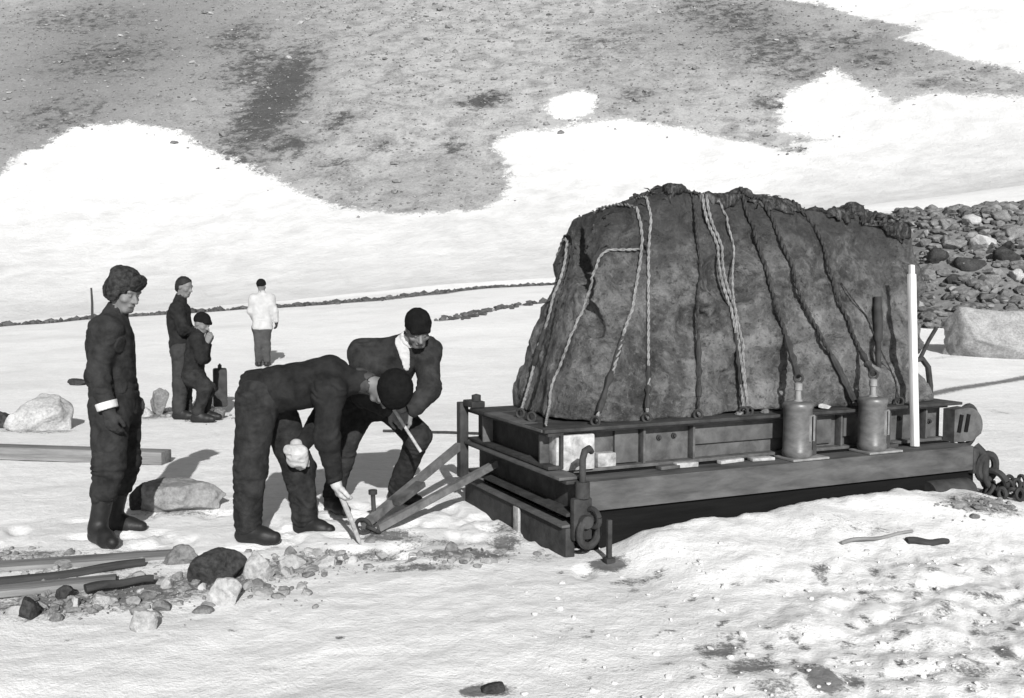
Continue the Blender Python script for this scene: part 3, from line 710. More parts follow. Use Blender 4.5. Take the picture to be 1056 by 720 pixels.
# loose things round the sled
mb = MB(); c = S(3.72, -.12, 0); z0 = h1(c[0], c[1]); rb = random.Random(3); a = 0; q = V3(0, 0, .05)
for i in range(34):
    a = i * .55; R = .06 + .005 * i; q = V3(R * math.cos(a) * 1.1, R * math.sin(a) * .8, .05 + .05 * abs(math.sin(i * 1.7)) + .05 * (i < 9)); d = V3(-math.sin(a), math.cos(a), .2)
    mb.torus(q, .042, .014, np.cross(d, V3(rb.uniform(-1, 1), rb.uniform(-1, 1), 1)), 14, 6, .62)
o = mb.build('chain', M['steel_dark'], None, True, (c[0], c[1], z0 - .01)); tag(o, 'dark iron chain heaped on the snow at the sled\'s right end', 'chain')
c = gpH(628, 580); mb = MB(); mb.box((-.014, -.014, -.1), (.014, .014, .26), .003); mb.box((-.03, -.03, -.02), (.03, .03, .03), .006); o = mb.build('stake', M['steel_dark'], None, True, c, .4); tag(o, 'short iron stake driven into the snow by the shackle ring', 'stake')

# ---- cylindrical tensioners
JG = 'cylindrical jacks on the sled beam'
def jack(px, py, label):
    p = on_v(px, py, .11); s_ = toS(p); loc = S(s_[0], .11, .442); r = empty('tension_jack', loc, YAW, label, 'jack', JG)
    mb = MB(); mb.lathe((0, 0, .016), [(0, 0), (.095, 0), (.105, .015), (.105, .045), (.1, .055), (.1, .335), (.106, .345), (.106, .372), (.098, .382), (.05, .392), (0, .392)], 36)
    body = mb.build('cylinder', M['jack'], r, True)
    m = MB(); m.lathe((0, 0, .41), [(0, -.025), (.045, -.025), (.034, .0), (.024, .01), (.02, .07), (.028, .075), (.028, .12), (.016, .13), (0, .13)], 18); m.build('neck', M['jackn'], r)
    m = MB(); m.box((-.12, -.105, 0), (.20, .105, .015), .003); m.build('base_plate', M['jackn'], r)
    a = math.radians(-60); q = np.array([math.cos(a), math.sin(a), 0]) * .0985; R = Matrix.Rotation(a, 3, 'Z')
    m = MB(); m.box((-.008, -.022, -.085), (.006, .022, .085), .002); o = m.build('slot', M['shade_black'], body); o.location = (q[0], q[1], .22); o.rotation_euler = (0, 0, a)
    m = MB(); m.box((-.01, .026, -.09), (.016, .034, .09), .002); m.box((-.01, -.034, -.09), (.012, -.026, .09), .002); m.box((-.01, -.034, .088), (.012, .034, .096), .002); o = m.build('slot_frame', M['jackn'], body); o.location = (q[0], q[1], .22); o.rotation_euler = (0, 0, a)
    m = MB(); m.box((.115, -.03, .02), (.15, .05, .30), .005); m.box((.10, -.01, .16), (.13, .02, .19), .003); m.build('side_bracket', M['steel_dark'], r)
    return loc
M['jack'] = simple('grey_enamelled_steel', .05, .13, 9, .42, 40, .002, .3, spec=.5, stretch=(1, 1, 2)); M['jackn'] = simple('bare_scuffed_steel', .10, .26, 12, .55, 60, .002, .4, spec=.5)
J1 = jack(822, 466, 'grey steel cylinder jack standing on the beam, nearer the sled\'s middle')
J2 = jack(899, 459, 'grey steel cylinder jack standing on the beam beside the white pole')

# ---- white pole, dark bar, bent strap
a = S(toS(on_v(944, 443, .13))[0], .13, .446); b = on_v(940, 276, .30)
mb = MB(); L = np.linalg.norm(b - a); mb.box((-.028, -.02, 0), (.028, .02, L - .05), .004); mb.box((-.02, -.015, L - .05), (.02, .015, L + .02), .003)
o = mb.build('pole', M['palewood'], None, True, a); q = Vector(b - a).normalized(); o.rotation_euler = (Quaternion((0, 0, 1), YAW) @ Vector((0, 0, 1)).rotation_difference(Matrix.Rotation(-YAW, 3, 'Z') @ q)).to_euler()
tag(o, 'white painted wooden pole propped upright against the meteorite\'s right side', 'pole')
hit = bvh.ray_cast(Vector((0, 0, CAMZ)), Vector(ray(902, 306)))[0]; b = np.array(hit) - E2 * .03; a = on_v(906, 398, .42)
mb = MB(); d = nrm(a - b); L = np.linalg.norm(a - b); mb.tube([V3(0, 0, 0), (b - a) * .3, (b - a) * .48, (b - a) * .52, (b - a) * .75, (b - a) * 1.0], [.02, .022, .022, .036, .038, .03], 10); o = mb.build('crowbar', M['steel_dark'], None, True, a); tag(o, 'black iron bar with thick grip leaning on the meteorite above a jack', 'crowbar')
mb = MB(); c0 = S(3.34, .62, .75); z = lambda u, w: S(3.34 + u, .62, .75 + w) - c0
mb.tube([z(0, 0), z(.03, .20), z(.09, .30), z(.17, .31), z(.24, .24), z(.27, .08), z(.27, 0.0)], .024, 8); mb.tube([z(.14, .30), z(.24, .46), z(.32, .56)], .016, 8); o = mb.build('iron_strap', M['steel_dark'], None, True, c0); tag(o, 'bent dark iron strap standing at the sled frame\'s right end', 'strap')
for (px, py), r in (((850, 412), .045), ((768, 415), .03), ((762, 418), .03), ((790, 410), .035)):
    p = on_v(px, py, .30); sx = toS(p); stone('packing_stone', S(sx[0], .30, .749), (r * 2.4, r * 1.8, r * 1.2), int(px), M['stone_grey' if r < .04 else 'stone_pale'], {850: 'pale chip of stone lying on the sled frame between the two jacks', 768: 'small grey stone chip on the sled frame, right of the double rope', 762: 'small grey stone chip left of another by the double rope', 790: 'grey stone chip on the frame just left of the first jack'}[px], 'stone chip', 'stone chips on the sled frame', 0, .02, 4)

# ---- tie-down ropes
def spl(pts, n=12):
    pts = [np.array(p) for p in pts]; o = []
    for i in range(len(pts) - 1):
        a, b, c, d = pts[max(i - 1, 0)], pts[i], pts[i + 1], pts[min(i + 2, len(pts) - 1)]
        for k in range(n):
            t = k / n; o.append(.5 * ((2 * b) + (c - a) * t + (2 * a - 5 * b + 4 * c - d) * t * t + (-a + 3 * b - 3 * c + d) * t ** 3))
    o.append(pts[-1]); return o
def resample(pts, step):
    pts = np.array(pts); L = np.concatenate([[0], np.cumsum(np.linalg.norm(np.diff(pts, axis=0), axis=1))]); s_ = np.arange(0, L[-1], step)
    return [np.array([np.interp(x, L, pts[:, k]) for k in range(3)]) for x in s_]
def push(q, r):
    c, nn, _, dd = bvh.find_nearest(Vector(q), .3)
    if c is None: return q
    c, nn = np.array(c), np.array(nn); k = (q - c) @ nn
    return q if k > r else c + nn * (r + .005)
def twist(mb, pts, r, pitch=.11, strands=2):
    pts = resample(pts, .016); n = len(pts); T = [nrm(pts[min(i + 1, n - 1)] - pts[max(i - 1, 0)]) for i in range(n)]; a = nrm(np.cross(T[0], V3(.3, 1, .2)))
    fr = []
    for i in range(n): a = nrm(a - T[i] * (a @ T[i])); fr.append((a, np.cross(T[i], a)))
    for s_ in range(strands):
        ph = 2 * math.pi * s_ / strands
        mb.tube([pts[i] + r * .55 * (fr[i][0] * math.cos(i * .016 / pitch * 6.283 + ph) + fr[i][1] * math.sin(i * .016 / pitch * 6.283 + ph)) for i in range(n)], r * .62, 6)
def on_rock(px, py, lift):
    hit, nn, _, _ = bvh.ray_cast(Vector((0, 0, CAMZ)), Vector(ray(px, py)).normalized())
    return None if hit is None else np.array(hit) + np.array(nn) * lift
def over(p, u_to=None, lift=.02):
    s_ = toS(p); o = []; u1 = s_[0] if u_to is None else u_to; vs = np.arange(max(s_[1] + .06, .5), 1.6, .09); last = s_
    for v in vs:
        u = s_[0] + (u1 - s_[0]) * min(1, (v - s_[1]) / .5); hit = bvh.ray_cast(Vector(S(u, v, 3)), Vector((0, 0, -1)))[0]
        if hit is None or hit[2] < 1.2: break
        if hit[2] > last[2] - .25 or v > .9: o.append(np.array(hit) + V3(0, 0, lift)); last = toS(hit)
    vb = last[1] + .10; o += [S(u1, vb, 1.7), S(u1, min(vb + .03, 1.54), 1.2), S(u1, 1.455, .755)]
    return o
ropes = []
def taut(pts, r, it=40):
    p = np.array(resample(pts, .035))
    for k in range(it):
        p[1:-1] = p[1:-1] * .4 + (p[:-2] + p[2:]) * .3
        if k % 4 == 3 or k == it - 1: p = np.array([p[0]] + [push(q, r * 1.05) for q in p[1:-1]] + [p[-1]])
    p[1:-1] = p[1:-1] * .5 + (p[:-2] + p[2:]) * .25
    return [p[0]] + [push(q, r * 1.25) for q in p[1:-1]] + [p[-1]]
def rope(pix, end, mat, r, label, u_to=None, tb=None, double=0, hookm='steel_dark', crest=True, start=None, it=40):
    r *= .72
    fr = []
    for px, py in pix:
        q = on_rock(px, py, r + .006)
        if q is not None: fr.append(q)
    if not fr: return
    # let the taut line bridge hollows: push points out to the straight chord where the stone falls back
    pts = ([*over(fr[0], u_to)][::-1] if crest else []) + fr + [end]
    if start is not None: pts = [start] + pts
    line = taut(spl(pts, 6), r, it); mb = MB(); twist(mb, line, r)
    if double: twist(mb, [q + E1 * double for q in line], r)
    o0 = end; root = empty('tie_rope', end, 0, label, 'rope', 'ropes lashing the meteorite down')
    for k in range(len(mb.v)): mb.v[k] = tuple(np.array(mb.v[k]) - end)
    mb.build('rope', mat, root)
    if tb:
        a, b = (on_rock(*tb[0], r + .012), end if tb[1] is None else on_rock(*tb[1], r + .012)); a = min(line, key=lambda q: np.linalg.norm(q - a)) if a is not None else None; b = min(line, key=lambda q: np.linalg.norm(q - b)) if b is not None else None
        if a is not None and b is not None:
            a, b = a - end, b - end; m = MB(); n = 9
            m.tube([a + (b - a) * i / n for i in range(n + 1)], [r * 1.25 + .010 * ((i + 1) % 3 == 0) + .004 * (i % 2) for i in range(n + 1)], 8); m.build('turnbuckle', M['steel_dark'], root)
    m = MB(); m.torus(V3(0, 0, .0), .03, .010, E1 * .8 + E2 * .6, 14, 6); m.build('hook', M[hookm], root)
def fl(px, py, v=.27): p = on_v(px, py, v); s_ = toS(p); return S(s_[0], v, .775)
rope([(592, 236), (586, 262), (577, 300), (566, 340), (553, 380)], S(-.05, .80, .78), M['rope_pale'], .014, 'pale rope at the meteorite\'s far left edge, outermost of all', None, tb=((566, 345), (553, 380)))
rope([(598, 234), (592, 258), (584, 300), (574, 345), (562, 385)], S(-.06, .60, .78), M['rope_dark'], .014, 'dark rope second from the meteorite\'s left edge', None)
rope([(661, 222), (662, 256), (652, 300), (641, 345), (630, 385), (620, 420)], fl(614, 433), M['rope_pale'], .015, 'pale rope slanting down to the left beside the thin plumb rope', None, tb=((643, 352), (616, 430)))
rope([(568, 420), (577, 385), (587, 358), (597, 331), (607, 304), (614, 283), (621, 261), (640, 258), (661, 257)], on_rock(662, 257, .02), M['rope_pale'], .013, 'pale rope bent at a right angle across the dark cleft', None, crest=False, start=fl(563, 438), it=4)
rope([(669, 222), (668, 270), (667, 330), (667, 390), (667, 420)], fl(667, 430), M['rope_pale'], .014, 'thin pale rope hanging plumb, left of the centre', 1.05, tb=((667, 378), (667, 422)))
rope([(718, 212), (718, 260), (719, 320), (720, 380), (720, 408)], fl(720, 424), M['rope_dark'], .015, 'dark knotted rope hanging plumb at the meteorite\'s centre', 1.35, tb=((719, 355), (720, 410)))
rope([(724, 212), (730, 242), (744, 300), (755, 350), (763, 390)], fl(767, 412), M['rope_pale'], .015, 'pale doubled rope slanting right from the crest\'s high point', 1.4, tb=((752, 345), (765, 400)), double=.035)
rope([(740, 212), (748, 235), (752, 275), (757, 330)], fl(772, 412), M['rope_pale'], .011, 'thin pale line beside the doubled rope, on its right', 1.45)
rope([(762, 212), (778, 245), (790, 288), (801, 330), (812, 368)], J1 + V3(0, 0, .57), M['rope_dark'], .021, 'thick dark rope running down to the first cylinder jack', 1.8, tb=((806, 350), None))
rope([(785, 212), (797, 232), (814, 280), (830, 325), (850, 362), (868, 384)], fl(882, 396), M['rope_dark'], .022, 'thick dark curving rope ending left of the second jack', 2.1, tb=((856, 370), None))
rope([(818, 218), (832, 228), (850, 262), (860, 310), (875, 345), (888, 370)], J2 + V3(0, 0, .57), M['rope_dark'], .021, 'thick dark rope running down to the second cylinder jack', 2.4, tb=((884, 362), None))
rope([(866, 292), (885, 320), (900, 352), (915, 375)], fl(928, 395), M['rope_dark'], .008, 'thin dark line at the meteorite\'s right, behind the iron bar', None, crest=False)

# ================================================================== DRAWBAR, TOOLS, GROUND ROPE
M['barst'] = simple('worn_bar_steel', .06, .16, 12, .6, 50, .003, .5, spec=.4)
A1, A2 = S(-.19, 1.61, .44), S(-.05, 1.22, .36); tip = gpH(375, 553)
r = empty('drawbar', tip, 0, 'forked steel drawbar slanting from the sled down to the workers\' hands', 'drawbar')
def rel(p): return np.asarray(p) - tip
def flat(mb, a, b, w, hgt):
    a, b = np.array(a), np.array(b); d = nrm(b - a); s_ = nrm(np.cross(d, V3(0, 0, 1))); n = np.cross(s_, d)
    v = [q + s_ * w / 2 * i + n * hgt / 2 * j for q in (a, b) for i, j in ((-1, -1), (1, -1), (1, 1), (-1, 1))]
    mb.add(v, [(3, 2, 1, 0), (4, 5, 6, 7), (0, 1, 5, 4), (1, 2, 6, 5), (2, 3, 7, 6), (3, 0, 4, 7)])
mb = MB(); flat(mb, rel(A1), (0.0, 0, .05), .045, .055); mb.build('bar', M['barst'], r)
mb = MB(); flat(mb, rel(A2), (.10, -.02, .04), .042, .05); mb.build('bar', M['barst'], r)
mb = MB(); e = rel(A1); flat(mb, e * .25 + V3(.03, -.02, .05), e * .50 + V3(.04, -.03, .03), .11, .035); mb.build('fork_plate', M['steel'], r)
mb = MB(); q = e * .13 + V3(0, 0, .03); mb.tube([q + V3(-.02, 0, -.06), q + V3(-.03, 0, .16)], .016, 8); mb.lathe(q + V3(-.03, 0, .15), [(0, 0), (.03, 0), (.03, .03), (0, .03)], 10); mb.build('pin', M['steel_dark'], r)
mb = MB(); mb.torus((.0, -.02, .05), .05, .014, (0.2, 1, .2)); mb.torus((.07, -.03, .03), .045, .013, (0.5, .4, 1)); mb.build('link', M['steel_dark'], r)
mb = MB(); a = gpH(395, 446); b = gpH(500, 449); pts = [V3(a[0] + (b[0] - a[0]) * t_, a[1] + (b[1] - a[1]) * t_, 0) for t_ in np.linspace(0, 1, 14)]
for q in pts: q[2] = h1(q[0], q[1]) + .018
c = pts[0].copy(); mb.tube([q - c for q in pts], .016, 6); o = mb.build('ground_rope', M['rope_dark'], None, True, c); tag(o, 'thin dark rope lying straight on the snow behind the stooping worker', 'rope')

# ================================================================== PEOPLE
def frame(f, up):
    f = nrm(f); r_ = nrm(np.cross(f, up)); u = np.cross(r_, f); return np.stack([r_, f, u], 1)       # columns: right, forward, up
def hand(F_, wr, d, n, s_, curl=.35, off=0., k=.006, sc_=1.0):
    d = nrm(d); n = nrm(n - d * (n @ d)); s_ = nrm(np.cross(d, n)) * (1 if np.cross(d, n) @ s_ >= 0 else -1)
    kn = []
    for i, q in enumerate((.032, .011, -.010, -.030)):
        kp = wr + d * (.088 - .004 * abs(i - 1)) * sc_ + s_ * q * sc_; kn.append(kp)
        F_.cone(wr + d * .012 + s_ * q * .55, kp, .015 + off, .0125 + off, .014)
    for i, (kp, L) in enumerate(zip(kn, (.068, .078, .073, .056))):
        a = kp; dd = d.copy(); r0_ = .0098 + off
        for j, fr_ in enumerate((.45, .31, .24)):
            th = curl * (1 + .5 * j) * (1 + .12 * i); dd = nrm(dd * math.cos(th) + n * math.sin(th)); b = a + dd * L * fr_ * sc_
            F_.cone(a, b, r0_, r0_ * .92, k); a = b; r0_ *= .93
    a = wr + d * .022 + s_ * .022; b = a + nrm(d * .7 + s_ * .75 + n * .25) * .045; c = b + nrm(d * .9 + s_ * .2 + n * .35) * .034; e = c + nrm(d * .9 + n * .45) * .026
    F_.cone(a, b, .015 + off, .0125 + off, .01).cone(b, c, .012 + off, .0105 + off, k).cone(c, e, .0105 + off, .009 + off, k)
def head(F_, c, R):
    L = lambda r_, f_, u_: c + R @ V3(r_, f_, u_)
    F_.ell(L(0, -.008, .028), (.076, .097, .098), R, .02).ell(L(0, .026, -.045), (.060, .072, .078), R, .03)
    F_.cone(L(-.022, .068, -.098), L(.022, .068, -.098), .022, .022, .02)                               # chin
    F_.cone(L(0, .088, .012), L(0, .116, -.026), .009, .0145, .012)                                     # nose
    F_.cone(L(-.013, .102, -.032), L(.013, .102, -.032), .010, .010, .006)
    F_.cone(L(-.045, .080, .030), L(.045, .080, .030), .012, .012, .012)                                # brow
    for s_ in (-1, 1):
        F_.ell(L(s_ * .032, .099, .008), (.018, .014, .011), R, .008, True)
        F_.ell(L(s_ * .032, .082, .007), (.0125, .0125, .0115), R, .003)
        F_.ell(L(s_ * .05, .062, -.028), (.02, .022, .018), R, .02)                                     # cheek
        F_.ell(L(s_ * .077, -.008, -.008), (.010, .022, .032), R, .006)                                 # ear
    F_.cone(L(-.02, .092, -.062), L(.02, .092, -.062), .0085, .0085, .006)                              # lips
    F_.cone(L(-.018, .104, -.0665), L(.018, .104, -.0665), .003, .003, .003, True)
def person(J, label, mats, wear, hv=.0065, cv=.010, seed=0, parts=None):
    base = J['base']; root = empty('person', base, 0, label, 'person')
    R = frame(J['hf'], J['hu']); hc = J['head']; J = {k: np.array(v, float) for k, v in J.items()}
    B = Sdf()
    head(B, hc, R)
    B.cone(J['neck'], hc + R @ V3(0, -.015, -.05), .056, .052, .03)
    B.cone(J['chest'], J['neck'], .09, .055, .05).cone(J['pelvis'], J['chest'], .10, .12, .06).cone(J['hip_n'], J['hip_f'], .085, .085, .05)
    B.cone(J['sh_n'], J['sh_f'], .06, .06, .05)
    for q in 'nf':
        B.cone(J['sh_' + q], J['el_' + q], .048, .037, .03).cone(J['el_' + q], J['wr_' + q], .038, .026, .02)
        B.cone(J['hip_' + q], J['kn_' + q], .078, .054, .04).cone(J['kn_' + q], J['an_' + q], .052, .036, .03); B.cone(J['an_' + q], J['an_' + q] + nrm(V3(*(J['toe_' + q] - J['an_' + q])[:2], 0)) * .12 - V3(0, 0, .05), .034, .028, .02)
        if not wear.get('gloves'): hand(B, J['wr_' + q], J['hd_' + q], J['hn_' + q], J['hs_' + q], wear.get('curl', .4))
    def add(S_, name, mat, h_, wr=0, wf=9, extra=None):
        v, f = S_.mesh(h_, wr, wf, seed + len(name), extra); return mesh_obj(name, v - base, f, mat, root)
    add(B, 'body', M['skin'], hv)
    def creases(joints):
        def fn(p):
            e = 0
            for jn, ax_, rad, lam in joints:
                d = p - jn; r2 = (d ** 2).sum(1); m = np.exp(-r2 / rad ** 2); s_ = d @ ax_
                ph = 5.5 * perlin(p * 4.5 + jn) + 2.5 * perlin(p * 10); am = .35 + 1.3 * np.clip(perlin(p * 5 + 3.3 + jn) + .25, 0, 1)
                e = e + .0095 * m * am * (1 - 2 * np.abs(np.sin(math.pi * s_ / lam + ph)))
            return e
        return fn
    hem = wear.get('hem', .16); sdir = nrm(J['pelvis'] - J['chest']); w_ = wear.get('bulk', 1.0)
    # jacket
    K = Sdf(); side = nrm(J['sh_f'] - J['sh_n']); m_ = (J['sh_n'] + J['sh_f']) / 2
    K.cone(J['sh_n'], J['sh_f'], .088 * w_, .088 * w_, .04)
    for s_ in (-1, 1):
        K.cone(J['chest'] + side * s_ * .07, J['pelvis'] + side * s_ * .055, .135 * w_, .125 * w_, .05)
        K.cone(J['pelvis'] + side * s_ * .055, J['pelvis'] + side * s_ * .065 + sdir * (hem if hem > 0 else .02), .127 * w_, .135 * w_, .05)
    K.cone(J['chest'], J['neck'], .11 * w_, .075, .05)
    for q in 'nf':
        K.cone(J['sh_' + q], J['el_' + q], .082 * w_, .068 * w_, .05).cone(J['el_' + q], J['wr_' + q] - nrm(J['wr_' + q] - J['el_' + q]) * .035, .068 * w_, .05 * w_, .035)
    K.cut(J['pelvis'] + sdir * hem, sdir, near=.42 if wear.get('cutnear') is None else wear['cutnear'])
    add(K, 'jacket', mats['jacket'], cv, wear.get('fold', .009), wear.get('ff', 5), creases([(J['el_' + q], nrm(J['wr_' + q] - J['sh_' + q]), .13, .055) for q in 'nf'] + [(J['wr_' + q], nrm(J['wr_' + q] - J['el_' + q]), .10, .045) for q in 'nf'] + [(J['sh_' + q], nrm(J['el_' + q] - J['sh_' + q] + .3 * (J['pelvis'] - J['chest'])), .16, .075) for q in 'nf'] + [(J['pelvis'], nrm(J['pelvis'] - J['chest']), .22, .08)]))
    def patch(name, a, b, ra, rb, off, mat, src=None):
        Z = Sdf(); Z.ops = list((src or K).ops) + [('I', np.array(a, float), np.array(b, float), ra, rb, off)]
        v, f = Z.mesh(.008, wear.get('fold', .009), wear.get('ff', 5), seed + 6); return mesh_obj(name, v - base, f, mat, root)
    # collar
    C = Sdf(); nd = nrm(hc - J['neck']); C.cone(J['neck'] - nd * .03, J['neck'] + nd * .035, .082, .072, .01); C.cone(J['neck'] + nd * .0, J['neck'] + nd * .09, .060, .062, .004, True); add(C, 'collar', mats.get('collar', mats['jacket']), cv * .7, .004, 14)
    T = Sdf(); T.cone(J['hip_n'], J['hip_f'], .125, .125, .05)
    T.cone(J['pelvis'], J['pelvis'] - sdir * .1, .12, .12, .05)
    for q in 'nf':
        tw = wear.get('leg', 1.0); T.cone(J['hip_' + q], J['kn_' + q], .112 * tw, .084 * tw, .045)
        e = J['kn_' + q] + (J['an_' + q] - J['kn_' + q]) * wear.get('cuff', .92); T.cone(J['kn_' + q], e, .084 * tw, .070 * tw, .035)
    add(T, 'trousers', mats['trousers'], cv, .010, 5, creases([(J['kn_' + q], nrm(J['an_' + q] - J['hip_' + q]), .15, .06) for q in 'nf'] + [(J['an_' + q] + (J['kn_' + q] - J['an_' + q]) * .22, nrm(J['an_' + q] - J['kn_' + q]), .15, .055) for q in 'nf'] + [(J['hip_' + q], nrm(J['kn_' + q] - J['hip_' + q]), .16, .07) for q in 'nf']))
    for q in 'nf':
        G = Sdf(); an, to = J['an_' + q], J['toe_' + q]; gz_ = h1(an[0], an[1]); up = nrm(J['kn_' + q] - an); fd = nrm(V3(*(to - an)[:2], 0)); sh = wear.get('boot', .16)
        G.cone(an + up * sh, an, .060 * wear.get('bw', 1), .054, .02); heel = V3(an[0], an[1], gz_ + .05) - fd * .035; ball = V3(an[0], an[1], gz_ + .048) + fd * .12; tip_ = V3(an[0], an[1], gz_ + .042) + fd * .19
        G.cone(heel, ball, .05, .052, .03).cone(ball, tip_, .052, .040, .02).cone(an, ball, .05, .045, .03); G.cut((an[0], an[1], gz_ + .004), (0, 0, -1)); add(G, 'boot', mats['boot'], cv * .8, .003, 12)
        if wear.get('gloves'):
            g_ = Sdf(); d = nrm(J['hd_' + q]); hand(g_, J['wr_' + q], d, J['hn_' + q], J['hs_' + q], wear.get('curl', .4), .0035, .007); g_.cone(J['wr_' + q] - d * wear.get('glen', .06), J['wr_' + q] + d * .02, .044, .034, .02); add(g_, 'glove', wear['gloves'], hv, .003, 20)
        if wear.get('cuffband') and q == 'n':
            g_ = Sdf(); d = nrm(J['wr_' + q] - J['el_' + q]); g_.cone(J['wr_' + q] - d * .06, J['wr_' + q] - d * .015, .067, .064, .01); g_.cut(J['wr_' + q] - d * .06, -d); g_.cut(J['wr_' + q] - d * .012, d); add(g_, 'cuff', M['shirt'], .006)
    # head gear
    L = lambda r_, f_, u_: hc + R @ V3(r_, f_, u_); hw = wear['head']; Q = Sdf(); fv, uv = R[:, 1], R[:, 2]
    if hw == 'fur':
        Q.ell(L(0, -.01, .06), (.094, .108, .105), R, .02); Q.ell(L(0, .088, .095), (.07, .026, .055), R, .012); Q.ell(L(0, -.08, .10), (.07, .04, .05), R, .015)
        for s_ in (-1, 1): Q.ell(L(s_ * .086, -.015, .015), (.026, .062, .085), R, .02)
        Q.ell(L(0, -.095, -.01), (.075, .04, .08), R, .04); Q.ell(L(0, .125, -.035), (.075, .085, .075), R, .015, True)
        add(Q, 'fur_hat', M['fur'], .005, .0045, 42)
    elif hw == 'knit':
        cs = wear.get('cs', 1.0); Q.ell(L(0, -.012, .045), (.092 * cs, .112 * cs, .10 * cs), R, .02); Q.cut(L(0, 0, .020 - .3 * (cs - 1)), nrm(-uv + fv * .35)); Q.cone(L(-.05, .082, .045), L(.05, .082, .045), .018, .018, .03)
        add(Q, 'knit_cap', M['cap'], .007, .004, 30)
    else:
        Q.ell(L(0, -.014, .036), (.086, .105, .098), R, .02); Q.cut(L(0, .02, .028), nrm(-uv * .75 + fv * .75)); Q.ell(L(0, -.06, -.02), (.074, .05, .07), R, .03)
        add(Q, 'hair', M['hair'], .007, .006, 26)
    return root, patch
def seth(J, **k):
    J = {a: np.array(b, float) for a, b in J.items()}
    for q in 'nf':
        a = J['an_' + q]; a[2] = h1(a[0], a[1]) + .105; J['toe_' + q][2] = h1(a[0], a[1]) + .045
    b = (J['an_n'] + J['an_f']) / 2; J['base'] = V3(b[0], b[1], h1(b[0], b[1])); return J

# standing man at the left
JA = seth(dict(head=P(128, 301, 6.22), neck=P(119, 324, 6.24), chest=P(114, 352, 6.24), pelvis=P(118, 410, 6.24), hip_n=P(114, 420, 6.13), hip_f=P(124, 419, 6.33), kn_n=P(112, 480, 6.07), kn_f=P(129, 476, 6.42), an_n=P(101, 548, 6.06), an_f=P(117, 532, 6.48), toe_n=P(116, 562, 5.93), toe_f=P(140, 538, 6.47),
               sh_n=P(108, 342, 6.06), sh_f=P(118, 340, 6.43), el_n=P(101, 388, 5.99), el_f=P(128, 386, 6.5), wr_n=P(112, 424, 5.98), wr_f=P(136, 408, 6.40), hd_n=V3(.22, -.05, -1), hd_f=V3(.4, 0, -1), hn_n=V3(.3, .9, 0), hn_f=V3(-.2, -1, 0), hs_n=V3(1, 0, 0), hs_f=V3(1, 0, 0), hf=V3(.86, -.35, -.38), hu=V3(.3, -.1, .95)))
pa, addA = person(JA, 'person in dark work suit and fur hat standing alone at the left, looking down', dict(jacket=M['cloth_b'], trousers=M['cloth_b'], boot=M['boot']), dict(head='fur', gloves=M['darkglove'], hem=.10, boot=.34, bw=1.15, leg=1.12, cuff=.45, cuffband=True, bulk=1.02, curl=.3, glen=.02), seed=1)
addA('pocket', P(124, 356, 6.06), P(131, 357, 6.06), .05, .05, .009, M['cloth_b'])
addA('pocket', P(112, 396, 6.08), P(124, 397, 6.08), .055, .055, .009, M['cloth_b'])
# bending man in front
JD = seth(dict(head=P(401, 402, 6.20), neck=P(374, 394, 6.24), chest=P(338, 392, 6.26), pelvis=P(277, 404, 6.26), hip_n=P(266, 412, 6.14), hip_f=P(280, 410, 6.38), kn_n=P(258, 482, 6.12), kn_f=P(309, 484, 6.46), an_n=P(255, 545, 6.14), an_f=P(314, 535, 6.50), toe_n=P(282, 552, 6.10), toe_f=P(348, 540, 6.42),
               sh_n=P(340, 404, 6.05), sh_f=P(352, 392, 6.47), el_n=P(337, 450, 5.98), el_f=P(328, 440, 6.50), wr_n=P(346, 497, 6.02), wr_f=P(306, 464, 6.31), hd_n=V3(.30, 0, -1), hd_f=V3(.05, -.1, -1), hn_n=V3(.9, .5, .2), hn_f=V3(0, 1, -.2), hs_n=V3(0, -1, 0), hs_f=V3(1, 0, 0), hf=V3(-.10, .05, -1), hu=V3(.9, -.4, -.15)))
pd, addD = person(JD, 'person in dark jacket bent double at the drawbar, wearing pale gloves', dict(jacket=M['cloth'], trousers=M['cloth_b'], boot=M['boot'], collar=M['cloth_grey']), dict(head='knit', cs=1.2, gloves=M['glove'], hem=.13, boot=.10, leg=1.2, cuff=.95, curl=.55, glen=.03, bulk=1.10), seed=2)
addD('pocket', P(256, 388, 6.10), P(264, 394, 6.10), .06, .06, .010, M['cloth'])
g_ = Sdf(); c = P(306, 468, 6.25); g_.ell(c, (.075, .045, .055), None, .02).ell(c + V3(-.05, 0, .03), (.035, .03, .03), None, .02).ell(c + V3(.045, 0, -.05), (.025, .02, .05), None, .02).ell(c + V3(-.02, 0, -.05), (.04, .02, .03), None, .02).cone(c + V3(-.05, -.05, -.01), c + V3(.03, -.05, .012), .018, .012, .008, True); v, f = g_.mesh(.005, .017, 9, 5); 
o = mesh_obj('rag', v - c, f, M['glove'], None, True, c); tag(o, 'crumpled pale rag held against the bending worker\'s knee', 'rag')
c = P(350, 505, 6.0); e = gpH(372, 562); mb = MB(); top = P(338, 478, 5.99); mb.tube([top - c, (e - c) * .5, (e - c) * .9, e - c], [.017, .017, .014, .005], 8); o = mb.build('chisel', M['block'], None, True, c); tag(o, 'pale pointed bar gripped by the bending worker, tip on the drawbar', 'chisel')
